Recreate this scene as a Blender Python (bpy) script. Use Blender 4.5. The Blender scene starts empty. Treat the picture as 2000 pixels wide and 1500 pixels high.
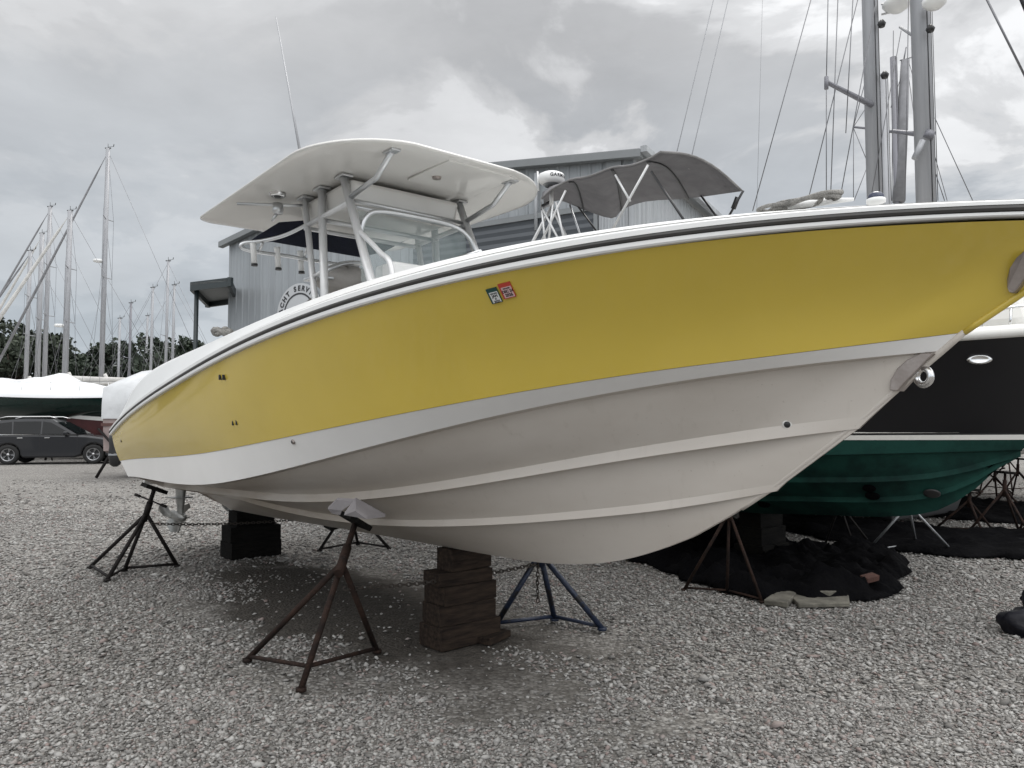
import bpy, bmesh, math, random
import numpy as np
from mathutils import Vector, Matrix, noise as mn
R = math.radians
random.seed(7); rng = np.random.default_rng(7)
scene = bpy.context.scene
col = scene.collection

# ------------------------------------------------------------------ camera
FPX, CAMH = 1480.0, 1.45
PITCH = math.atan(80 / FPX)
cam_d = bpy.data.cameras.new('camera'); cam = bpy.data.objects.new('camera', cam_d); col.objects.link(cam)
cam.location = (0, 0, CAMH); cam.rotation_euler = (R(90) + PITCH, 0, 0)
cam_d.sensor_width = 36; cam_d.lens = FPX / 2000 * 36; cam_d.clip_start = 0.05; cam_d.clip_end = 3000
scene.camera = cam
scene.render.resolution_x = 1024; scene.render.resolution_y = 768

# ------------------------------------------------------------------ light
SUN_EL, SUN_AZ = 58, 28          # azimuth measured from +Y towards +X: behind the boat, to the right
sd = bpy.data.lights.new('sun', 'SUN'); sun = bpy.data.objects.new('sun', sd); col.objects.link(sun)
sd.energy = 1.3; sd.angle = R(24); sd.color = (1.0, 0.97, 0.93)
sdir = Vector((math.sin(R(SUN_AZ)) * math.cos(R(SUN_EL)), math.cos(R(SUN_AZ)) * math.cos(R(SUN_EL)), math.sin(R(SUN_EL))))
sun.rotation_euler = sdir.to_track_quat('Z', 'Y').to_euler()

world = bpy.data.worlds.new('World'); scene.world = world; world.use_nodes = True
nt = world.node_tree; nt.nodes.clear()
def N(t, k, **kw):
    n = t.nodes.new(k)
    for a, b in kw.items(): setattr(n, a, b)
    return n
def wmath(op, a, b=None, clamp=False):
    m = N(nt, 'ShaderNodeMath', operation=op, use_clamp=clamp)
    for i, x in enumerate((a, b)):
        if x is None: continue
        if isinstance(x, (int, float)): m.inputs[i].default_value = x
        else: nt.links.new(x, m.inputs[i])
    return m.outputs[0]
def wnoise(vec, scale, detail, rough, dist=0.0, off=(0, 0, 0), scl=(1, 1, 1)):
    mp = N(nt, 'ShaderNodeMapping'); mp.inputs['Location'].default_value = off; mp.inputs['Scale'].default_value = scl
    nt.links.new(vec, mp.inputs[0])
    n = N(nt, 'ShaderNodeTexNoise'); n.inputs['Scale'].default_value = scale; n.inputs['Detail'].default_value = detail
    n.inputs['Roughness'].default_value = rough; n.inputs['Distortion'].default_value = dist
    nt.links.new(mp.outputs[0], n.inputs['Vector']); return n.outputs['Fac']
def wramp(x, stops, interp='EASE'):
    r = N(nt, 'ShaderNodeValToRGB'); nt.links.new(x, r.inputs[0]); cr = r.color_ramp; cr.interpolation = interp
    while len(cr.elements) < len(stops): cr.elements.new(0.5)
    for e, (p, c) in zip(cr.elements, stops):
        e.position = p; e.color = (c, c, c, 1) if isinstance(c, (int, float)) else (*c, 1)
    return r.outputs[0]
tc = N(nt, 'ShaderNodeTexCoord'); D = tc.outputs['Generated']
sep = N(nt, 'ShaderNodeSeparateXYZ'); nt.links.new(D, sep.inputs[0])
zc = wmath('MAXIMUM', sep.outputs[2], 0.0)
zz = wmath('ADD', zc, 0.28)
px_ = wmath('DIVIDE', sep.outputs[0], zz); py_ = wmath('DIVIDE', sep.outputs[1], zz)
cmb = N(nt, 'ShaderNodeCombineXYZ'); nt.links.new(px_, cmb.inputs[0]); nt.links.new(py_, cmb.inputs[1]); 
nt.links.new(wmath('MULTIPLY', zc, 1.5), cmb.inputs[2])
CV = cmb.outputs[0]
n_big = wnoise(CV, 0.9, 3, 0.5, 0.3, (3.1, 0.4, 0))
n_puff = wnoise(CV, 2.1, 9, 0.56, 0.35, (1.7, 5.2, 0.3))
n_fine = wnoise(CV, 7.0, 6, 0.6, 0.2, (9, 2, 0))
puff = wramp(n_puff, [(0.42, 0.0), (0.50, 0.40), (0.545, 0.85), (0.66, 1.0)])
# cumulus lives mostly to the right of the view, left side is a smooth veil
side = wramp(wmath('ADD', wmath('MULTIPLY', sep.outputs[0], 0.9), 0.5), [(0.15, 0.30), (0.42, 0.60), (0.60, 0.95), (0.8, 1.0)])
pm = wmath('MULTIPLY', puff, side)
base = wmath('ADD', wmath('MULTIPLY', wmath('SUBTRACT', n_big, 0.5), 0.46), 0.645)
lum = wmath('ADD', base, wmath('MULTIPLY', wmath('SUBTRACT', pm, 0.30), 0.40))
lum = wmath('ADD', lum, wmath('MULTIPLY', wmath('SUBTRACT', n_fine, 0.5), 0.13))
# overcast dome is brighter overhead than at the horizon
dome = wramp(zc, [(0.0, 0.40), (0.25, 0.43), (0.5, 0.50), (0.75, 0.90), (1.0, 1.0)])          # x3
lum = wmath('MULTIPLY', lum, wmath('MULTIPLY', dome, 2.9))
backsky = wramp(wmath('ADD', wmath('MULTIPLY', sep.outputs[1], -0.5), 0.5), [(0.40, 0.5), (0.62, 1.0)])   # brightening added behind the camera to fill the hull side
lum = wmath('MULTIPLY', lum, wmath('MULTIPLY', backsky, 1.66))
tint = N(nt, 'ShaderNodeMix', data_type='RGBA', blend_type='MIX')
tint.inputs['A'].default_value = (0.86, 0.97, 1.08, 1); tint.inputs['B'].default_value = (1.0, 1.005, 1.01, 1)
nt.links.new(wmath('ADD', wmath('MULTIPLY', zc, 2.2), wmath('MULTIPLY', pm, 0.7), True), tint.inputs['Factor'])
vm = N(nt, 'ShaderNodeVectorMath', operation='SCALE'); nt.links.new(tint.outputs['Result'], vm.inputs[0]); nt.links.new(lum, vm.inputs['Scale'])
bg_c = N(nt, 'ShaderNodeBackground'); nt.links.new(vm.outputs[0], bg_c.inputs[0]); bg_c.inputs[1].default_value = 1.0
sky = N(nt, 'ShaderNodeTexSky', sky_type='NISHITA'); sky.sun_disc = False; sky.sun_elevation = R(SUN_EL); sky.sun_rotation = R(SUN_AZ)
bg_s = N(nt, 'ShaderNodeBackground'); nt.links.new(sky.outputs[0], bg_s.inputs[0]); bg_s.inputs[1].default_value = 0.1
mx = N(nt, 'ShaderNodeMixShader'); mx.inputs[0].default_value = 0.93
nt.links.new(bg_s.outputs[0], mx.inputs[1]); nt.links.new(bg_c.outputs[0], mx.inputs[2])
wo = N(nt, 'ShaderNodeOutputWorld'); nt.links.new(mx.outputs[0], wo.inputs[0])
scene.view_settings.view_transform = 'Standard'; scene.view_settings.look = 'None'
scene.view_settings.exposure = 0.0; scene.view_settings.gamma = 1.0

# ------------------------------------------------------------------ projection helpers (pixel of the photo + a depth, height or plane -> point)
cp, sp = math.cos(PITCH), math.sin(PITCH)
def ray(u, v):
    x = (u - 1000) / FPX; y = (750 - v) / FPX
    return Vector((x, cp - sp * y, sp + cp * y))
C0 = Vector((0, 0, CAMH))
def gnd(u, v, z=0.0):
    r = ray(u, v); return C0 + r * ((z - CAMH) / r.z)
def at(u, v, Y):
    r = ray(u, v); return C0 + r * (Y / r.y)
def onplane(u, v, p0, n):
    r = ray(u, v); return C0 + r * ((Vector(p0) - C0).dot(Vector(n)) / r.dot(Vector(n)))

# ------------------------------------------------------------------ mesh helpers
class MB:
    def __init__(s): s.v = []; s.f = []; s.m = []; s.sm = []
    def face(s, idx, mi=0, smooth=False): s.f.append(tuple(idx)); s.m.append(mi); s.sm.append(smooth)
    def box(s, c, d, rot=None, mi=0, taper=1.0):
        b = len(s.v); M = rot if rot is not None else Matrix.Identity(3)
        for z in (-1, 1):
            k = taper if z > 0 else 1.0
            for x, y in ((-1, -1), (1, -1), (1, 1), (-1, 1)):
                s.v.append(Vector(c) + M @ Vector((x * d[0] / 2 * k, y * d[1] / 2 * k, z * d[2] / 2)))
        for q in ((3, 2, 1, 0), (4, 5, 6, 7), (0, 1, 5, 4), (1, 2, 6, 5), (2, 3, 7, 6), (3, 0, 4, 7)): s.face([b + i for i in q], mi)
        return s
    def tube(s, pts, r, n=10, mi=0, cap=True, closed=False):
        pts = [Vector(p) for p in pts]; L = len(pts)
        rs = r if isinstance(r, (list, tuple)) else [r] * L
        b = len(s.v); up = None
        for i, p in enumerate(pts):
            if closed: t = (pts[(i + 1) % L] - pts[i - 1])
            else: t = pts[min(i + 1, L - 1)] - pts[max(i - 1, 0)]
            t.normalize()
            if up is None:
                up = Vector((0, 0, 1)) if abs(t.z) < 0.9 else Vector((1, 0, 0))
            a = (up - t * up.dot(t)); a.normalize(); up = a; c = t.cross(a)
            for k in range(n):
                w = 2 * math.pi * k / n; s.v.append(p + (a * math.cos(w) + c * math.sin(w)) * rs[i])
        for i in range(L if closed else L - 1):
            j = (i + 1) % L
            for k in range(n):
                s.face((b + i * n + k, b + i * n + (k + 1) % n, b + j * n + (k + 1) % n, b + j * n + k), mi, True)
        if cap and not closed:
            s.face([b + k for k in range(n)][::-1], mi); s.face([b + (L - 1) * n + k for k in range(n)], mi)
        return s
    def grid(s, rows, mi=0, smooth=True, flip=False, closed=False):
        b = len(s.v); nr = len(rows); nc = len(rows[0])
        for r_ in rows: s.v.extend(Vector(p) for p in r_)
        for i in range(nr - 1):
            for j in range(nc if closed else nc - 1):
                q = [b + i * nc + j, b + i * nc + (j + 1) % nc, b + (i + 1) * nc + (j + 1) % nc, b + (i + 1) * nc + j]
                s.face(q[::-1] if flip else q, mi, smooth)
        return s
    def poly(s, pts, mi=0, smooth=False):
        b = len(s.v); s.v.extend(Vector(p) for p in pts); s.face(range(b, b + len(pts)), mi, smooth); return s
    def prism(s, pts, ext, mi=0, smooth=False):
        """closed outline pts (3D) pushed by the vector ext"""
        n = len(pts); b = len(s.v); e = Vector(ext)
        s.v.extend(Vector(p) for p in pts); s.v.extend(Vector(p) + e for p in pts)
        s.face(list(range(b, b + n))[::-1], mi); s.face(range(b + n, b + 2 * n), mi)
        for i in range(n): s.face((b + i, b + (i + 1) % n, b + n + (i + 1) % n, b + n + i), mi, smooth)
        return s
    def lathe(s, prof, M=None, n=20, mi=0):
        M = M or Matrix.Identity(4)
        rows = [[M @ Vector((r * math.cos(2 * math.pi * k / n), r * math.sin(2 * math.pi * k / n), z)) for k in range(n)] for r, z in prof]
        return s.grid(rows, mi, True, False, True)
    def mirror_y(s):
        n = len(s.v); s.v += [Vector((p.x, -p.y, p.z)) for p in s.v]
        for f, m, k in list(zip(s.f, s.m, s.sm)): s.face([i + n for i in f][::-1], m, k)
        return s
    def build(s, name, mats, parent=None, bevel=0, loc=None):
        me = bpy.data.meshes.new(name); me.from_pydata([tuple(p) for p in s.v], [], s.f)
        if not isinstance(mats, (list, tuple)): mats = [mats]
        for m in mats: me.materials.append(m)
        me.polygons.foreach_set('material_index', s.m); me.polygons.foreach_set('use_smooth', s.sm); me.update()
        bm = bmesh.new(); bm.from_mesh(me); bmesh.ops.recalc_face_normals(bm, faces=bm.faces); bm.to_mesh(me); bm.free()
        o = bpy.data.objects.new(name, me); col.objects.link(o)
        if parent is not None: o.parent = parent
        if loc is not None: o.location = loc
        if bevel:
            b = o.modifiers.new('bevel', 'BEVEL'); b.width = bevel; b.segments = 2; b.limit_method = 'ANGLE'; b.angle_limit = R(40)
        return o
def tag(o, label=None, cat=None, group=None, kind=None):
    if label: o['label'] = label
    if cat: o['category'] = cat
    if group: o['group'] = group
    if kind: o['kind'] = kind
    return o
def thing(name, label, cat, loc=(0, 0, 0), rz=0, group=None):
    o = bpy.data.objects.new(name, None); col.objects.link(o); o.location = loc; o.rotation_euler = (0, 0, rz); o.empty_display_size = .2
    return tag(o, label, cat, group)
def smooth_pts(ctrl, n=8):
    """Catmull-Rom through control points"""
    P = [Vector(p) for p in ctrl]; P = [P[0] * 2 - P[1]] + P + [P[-1] * 2 - P[-2]]; out = []
    for i in range(1, len(P) - 2):
        for k in range(n):
            t = k / n; a, b, c, d = P[i - 1:i + 3]
            out.append(0.5 * ((2 * b) + (c - a) * t + (2 * a - 5 * b + 4 * c - d) * t * t + (3 * b - a - 3 * c + d) * t ** 3))
    out.append(P[-2]); return out
def text(name, body, size, mat, parent, M, extrude=0.001, bold=0.0, align='CENTER'):
    cu = bpy.data.curves.new(name, 'FONT'); cu.body = body; cu.size = size; cu.extrude = extrude; cu.align_x = align; cu.align_y = 'CENTER'; cu.offset = bold
    t = bpy.data.objects.new('tmp', cu); col.objects.link(t); dg = bpy.context.evaluated_depsgraph_get(); dg.update()
    me = bpy.data.meshes.new_from_object(t.evaluated_get(dg)); bpy.data.objects.remove(t); me.name = name
    me.transform(M); me.materials.clear(); me.materials.append(mat)
    o = bpy.data.objects.new(name, me); col.objects.link(o); o.parent = parent; return o

# ------------------------------------------------------------------ materials
def mat(name, c, rough=0.5, metal=0.0, var=0.0, scale=4.0, c2=None, bump=0.0, bscale=None, coat=0.0, detail=5, thr=(0.35, 0.65), spec=0.5, stretch=(1, 1, 1), alpha=1.0, rvar=0.0, trans=0.0):
    m = bpy.data.materials.new(name); m.use_nodes = True; t = m.node_tree; p = t.nodes['Principled BSDF']
    p.inputs['Base Color'].default_value = (*c, 1); p.inputs['Roughness'].default_value = rough; p.inputs['Metallic'].default_value = metal
    p.inputs['Specular IOR Level'].default_value = spec; p.inputs['Coat Weight'].default_value = coat; p.inputs['Coat Roughness'].default_value = 0.03
    p.inputs['Alpha'].default_value = alpha; p.inputs['Transmission Weight'].default_value = trans
    if var or c2 or bump or rvar:
        tcn = N(t, 'ShaderNodeTexCoord'); mp = N(t, 'ShaderNodeMapping'); mp.inputs['Scale'].default_value = stretch; t.links.new(tcn.outputs['Object'], mp.inputs[0])
        n = N(t, 'ShaderNodeTexNoise'); n.inputs['Scale'].default_value = scale; n.inputs['Detail'].default_value = detail; n.inputs['Roughness'].default_value = 0.6
        t.links.new(mp.outputs[0], n.inputs['Vector'])
        r = N(t, 'ShaderNodeValToRGB'); r.color_ramp.elements[0].position = thr[0]; r.color_ramp.elements[1].position = thr[1]
        a = c2 if c2 else tuple(x * (1 - var) for x in c)
        b = c if c2 else tuple(min(1, x * (1 + var)) for x in c)
        r.color_ramp.elements[0].color = (*a, 1); r.color_ramp.elements[1].color = (*b, 1)
        t.links.new(n.outputs['Fac'], r.inputs[0]); t.links.new(r.outputs[0], p.inputs['Base Color'])
        if rvar:
            mr = N(t, 'ShaderNodeMapRange'); mr.inputs['To Min'].default_value = max(0.02, rough - rvar); mr.inputs['To Max'].default_value = min(1, rough + rvar)
            t.links.new(n.outputs['Fac'], mr.inputs['Value']); t.links.new(mr.outputs[0], p.inputs['Roughness'])
        if bump:
            n2 = N(t, 'ShaderNodeTexNoise'); n2.inputs['Scale'].default_value = bscale or scale * 4; n2.inputs['Detail'].default_value = 4
            t.links.new(mp.outputs[0], n2.inputs['Vector'])
            bp = N(t, 'ShaderNodeBump'); bp.inputs['Strength'].default_value = bump; bp.inputs['Distance'].default_value = 0.02
            t.links.new(n2.outputs['Fac'], bp.inputs['Height']); t.links.new(bp.outputs[0], p.inputs['Normal'])
    return m
M = {}
M['yellow'] = mat('yellow_gelcoat', (0.575, 0.43, 0.066), 0.20, var=0.03, scale=1.3, coat=0.6, spec=0.4, bump=0.006, bscale=2.5)
M['white'] = mat('white_gelcoat', (0.66, 0.65, 0.62), 0.28, var=0.03, scale=2.0, rvar=0.06)
M['band'] = mat('skylit_white_gelcoat', (0.80, 0.79, 0.775), 0.22, var=0.02, scale=2)  # base colour lifted to stand for the brighter sky the chine band faces
M['deck'] = mat('deck_gelcoat', (0.70, 0.70, 0.69), 0.32, var=0.02, scale=2.5, rvar=0.08)
M['bottom'] = mat('weathered_white_bottom', (0.56, 0.53, 0.49), 0.42, c2=(0.47, 0.42, 0.36), scale=0.8, stretch=(.6, 2, 2.2), thr=(.36, .66), rvar=0.06)
def bottom_material():
    m = mat('weathered_white_bottom', (0.56, 0.52, 0.475), 0.34, c2=(0.48, 0.437, 0.39), scale=0.8, stretch=(.6, 2, 2.2), thr=(.36, .66)); t = m.node_tree; p = t.nodes['Principled BSDF']
    src = p.inputs['Base Color'].links[0].from_socket; tcn = N(t, 'ShaderNodeTexCoord'); O_ = tcn.outputs['Object']
    def nz(sc, st, det=6):
        mp = N(t, 'ShaderNodeMapping'); mp.inputs['Scale'].default_value = st; t.links.new(O_, mp.inputs[0]); n = N(t, 'ShaderNodeTexNoise'); n.inputs['Scale'].default_value = sc; n.inputs['Detail'].default_value = det; n.inputs['Roughness'].default_value = .65
        t.links.new(mp.outputs[0], n.inputs['Vector']); return n.outputs['Fac']
    def rp(x, a, b):
        q = N(t, 'ShaderNodeMapRange', clamp=True); q.inputs['From Min'].default_value = a; q.inputs['From Max'].default_value = b; t.links.new(x, q.inputs['Value']); return q.outputs[0]
    def mul(a, b):
        q = N(t, 'ShaderNodeMath', operation='MULTIPLY'); 
        for i_, x in enumerate((a, b)):
            if isinstance(x, (int, float)): q.inputs[i_].default_value = x
            else: t.links.new(x, q.inputs[i_])
        return q.outputs[0]
    sx = N(t, 'ShaderNodeSeparateXYZ'); t.links.new(O_, sx.inputs[0])
    scum = mul(mul(rp(sx.outputs[0], 1.6, -1.6), rp(sx.outputs[2], 1.30, .95)), rp(nz(2.2, (.35, 1, 1.6)), .36, .62))
    streak = mul(rp(nz(9, (1.6, 1.6, .12), 3), .60, .74), .16); speck = mul(rp(nz(60, (1, 1, 1), 2), .70, .76), .35)
    c = src
    for f, colr in ((mul(scum, .62), (.30, .235, .165)), (streak, (.30, .26, .21)), (speck, (.22, .18, .14))):
        x = N(t, 'ShaderNodeMix', data_type='RGBA'); t.links.new(f, x.inputs['Factor']); t.links.new(c, x.inputs['A']); x.inputs['B'].default_value = (*colr, 1); c = x.outputs['Result']
    t.links.new(c, p.inputs['Base Color']); return m
M['bottom'] = bottom_material()
M['rubber'] = mat('black_rub_rail', (0.028, 0.026, 0.024), 0.45, var=0.2, scale=8)
M['underside'] = mat('hardtop_underside', (0.62, 0.61, 0.585), 0.16, var=0.02, scale=1.2, bump=0.02, bscale=1.5)
M['alu'] = mat('brushed_aluminium', (0.60, 0.61, 0.62), 0.36, 1.0, var=0.05, scale=3)
M['white_pipe'] = mat('powder_coated_pipe', (0.60, 0.60, 0.60), 0.3, 0.25, var=0.05, scale=9)
M['steel'] = mat('polished_steel', (0.66, 0.66, 0.66), 0.18, 1.0, var=0.05, scale=3)
M['dull_steel'] = mat('weathered_stainless_plate', (0.36, 0.32, 0.30), 0.38, 0.6, c2=(0.27, 0.235, 0.215), scale=14, bump=0.06)
M['rust'] = mat('rusty_steel', (0.034, 0.019, 0.014), 0.85, 0.1, spec=0.2, c2=(0.014, 0.010, 0.009), scale=13, bump=0.5, bscale=40)
M['dark_rust'] = mat('dark_painted_steel', (0.016, 0.013, 0.012), 0.75, 0.1, spec=0.25, c2=(0.007, 0.006, 0.006), scale=12, bump=0.4, bscale=40)
M['blue'] = mat('chipped_blue_paint', (0.010, 0.018, 0.042), 0.5, 0, c2=(0.009, 0.008, 0.009), scale=11, bump=0.3, thr=(.42, .5))
M['galv'] = mat('galvanised_steel', (0.33, 0.34, 0.35), 0.5, 0.7, var=0.2, scale=12)
M['timber'] = mat('dark_old_timber', (0.038, 0.027, 0.020), 0.9, spec=0.12, c2=(0.012, 0.009, 0.008), scale=7, stretch=(5, .7, 5), bump=0.22, bscale=30)
M['timber2'] = mat('black_old_timber', (0.011, 0.010, 0.009), 0.9, spec=0.12, c2=(0.004, 0.004, 0.004), scale=7, stretch=(5, .7, 5), bump=0.45, bscale=22)
M['chain'] = mat('chain_steel', (0.05, 0.042, 0.036), 0.7, 0.4, var=0.3, scale=30)
M['navy'] = mat('navy_canvas', (0.012, 0.015, 0.030), 0.85, var=0.2, scale=9, bump=0.3, bscale=60)
M['greycanvas'] = mat('grey_canvas', (0.122, 0.119, 0.126), 0.9, var=0.12, scale=5, bump=0.25, bscale=50)
M['canvas_trim'] = mat('faded_canvas_edge', (0.21, 0.205, 0.205), 0.9, var=0.15, scale=6, bump=0.3, bscale=40)
M['seat'] = mat('grey_vinyl_cover', (0.36, 0.34, 0.32), 0.6, var=0.12, scale=5, bump=0.4, bscale=12)
M['glass'] = mat('clear_tinted_acrylic', (0.35, 0.42, 0.42), 0.06, alpha=0.35)
M['darkglass'] = mat('dark_glass', (0.006, 0.007, 0.008), 0.06, spec=0.3)
M['black'] = mat('black_plastic', (0.015, 0.015, 0.016), 0.4)
M['white_plastic'] = mat('white_plastic', (0.72, 0.72, 0.71), 0.3)
M['rope'] = mat('worn_rope', (0.33, 0.32, 0.30), 0.95, c2=(0.17, 0.165, 0.155), scale=30, bump=0.8, bscale=120)
M['wire'] = mat('rigging_wire', (0.16, 0.16, 0.17), 0.4, 0.6)
M['mast'] = mat('mast_aluminium', (0.29, 0.295, 0.31), 0.45, 0.15, var=0.08, scale=2, stretch=(8, 8, .6))
M['mastdark'] = mat('weathered_mast', (0.17, 0.17, 0.19), 0.5, 0.2, var=0.1, scale=2, stretch=(8, 8, .6))
M['sailcover'] = mat('furled_sailcloth', (0.50, 0.49, 0.47), 0.85, var=0.15, scale=3, bump=0.5, bscale=14)
M['greysail'] = mat('grey_furled_sail', (0.20, 0.20, 0.21), 0.85, var=0.15, scale=3, bump=0.5, bscale=14)
M['navyhull'] = mat('black_gelcoat', (0.0045, 0.0045, 0.0065), 0.35, var=0.1, scale=1.5, rvar=0.08)
M['greenpaint'] = mat('green_antifouling', (0.009, 0.052, 0.042), 0.8, spec=0.25, c2=(0.004, 0.022, 0.019), scale=2.6, thr=(.36, .58), bump=0.15, bscale=20)
M['greenhull'] = mat('dark_green_gelcoat', (0.008, 0.026, 0.022), 0.2, var=0.1, scale=2)
M['redhull'] = mat('dark_red_antifouling', (0.060, 0.012, 0.013), 0.7, var=0.25, scale=2)
M['shrink'] = mat('white_shrink_wrap', (0.74, 0.75, 0.76), 0.28, var=0.03, scale=1.5, bump=0.6, bscale=3.0)
M['tarp_w'] = mat('grey_white_tarp', (0.50, 0.51, 0.52), 0.6, var=0.10, scale=1.8, bump=0.6, bscale=5)
M['tarp_b'] = mat('black_ground_fabric', (0.0014, 0.0014, 0.002), 0.95, spec=0.06, c2=(0.0035, 0.0034, 0.004), scale=3.5, bump=0.8, bscale=24)
M['bag'] = mat('black_plastic_bag', (0.006, 0.006, 0.010), 0.5, spec=0.25, bump=0.7, bscale=9, var=0.2, scale=4)
M['stone'] = mat('pale_weathered_board', (0.155, 0.145, 0.12), 0.9, c2=(0.075, 0.07, 0.058), scale=7, bump=0.6, bscale=26)
M['brick'] = mat('red_brick', (0.075, 0.034, 0.025), 0.9, var=0.25, scale=18, bump=0.5)
M['siding'] = mat('grey_metal_siding', (0.255, 0.272, 0.285), 0.45, 0.0, var=0.11, scale=1.1, stretch=(4, 4, .22), rvar=0.08)
M['siding_l'] = mat('light_metal_siding', (0.36, 0.375, 0.39), 0.45, 0.0, c2=(0.24, 0.25, 0.26), scale=1.3, stretch=(5, 5, .3), thr=(.3, .6))
M['trim'] = mat('grey_roof_trim', (0.17, 0.18, 0.185), 0.4, var=0.05, scale=2)
M['door'] = mat('dark_roller_door', (0.060, 0.068, 0.078), 0.5, var=0.12, scale=1, stretch=(.5, .5, 9))
M['awning'] = mat('dark_green_steel', (0.018, 0.026, 0.028), 0.5)
M['awn_under'] = mat('awning_soffit', (0.16, 0.17, 0.17), 0.6)
M['sign_bg'] = mat('pale_sign_face', (0.42, 0.43, 0.44), 0.5)
M['sign_ink'] = mat('black_sign_letters', (0.02, 0.02, 0.022), 0.5)
M['carpaint'] = mat('metallic_grey_paint', (0.016, 0.017, 0.020), 0.35, 0.3, coat=0.4)
M['carblack'] = mat('black_car_paint', (0.012, 0.012, 0.013), 0.25, coat=0.8)
M['tyre'] = mat('tyre_rubber', (0.015, 0.015, 0.015), 0.85, bump=0.3)
M['rim'] = mat('alloy_rim', (0.45, 0.45, 0.46), 0.3, 0.9)
M['chrome'] = mat('chrome', (0.7, 0.7, 0.7), 0.1, 1.0)
M['lamp'] = mat('headlamp_lens', (0.5, 0.5, 0.5), 0.1)
M['redlamp'] = mat('tail_lamp_lens', (0.25, 0.01, 0.01), 0.15)
M['bark'] = mat('grey_bark', (0.075, 0.062, 0.050), 0.95, var=0.3, scale=5, bump=0.8)
M['leaf'] = mat('dark_leaves', (0.022, 0.036, 0.018), 0.7, c2=(0.009, 0.016, 0.009), scale=0.7)
M['leaf2'] = mat('olive_leaves', (0.036, 0.048, 0.028), 0.7, c2=(0.014, 0.021, 0.013), scale=0.7)
M['teal_st'] = mat('dark_green_sticker', (0.010, 0.055, 0.048), 0.4)
M['red_st'] = mat('red_sticker', (0.45, 0.045, 0.030), 0.4)
M['pink_st'] = mat('pink_sticker_panel', (0.55, 0.38, 0.38), 0.4)
M['white_st'] = mat('white_sticker_panel', (0.62, 0.63, 0.62), 0.4)
M['ink'] = mat('sticker_ink', (0.01, 0.01, 0.012), 0.5)
M['prop'] = mat('weathered_propeller_metal', (0.22, 0.22, 0.21), 0.35, 0.6, var=0.15, scale=12)
M['blue_lens'] = mat('navy_light_lens', (0.012, 0.02, 0.05), 0.12)
M['pinkhull'] = mat('faded_brown_hull', (0.30, 0.24, 0.23), 0.6, var=0.1, scale=2)
M['brownband'] = mat('brown_band', (0.085, 0.038, 0.032), 0.6)
M['foam'] = mat('grey_white_foam_board', (0.18, 0.168, 0.172), 0.8, var=0.08, scale=9)

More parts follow.
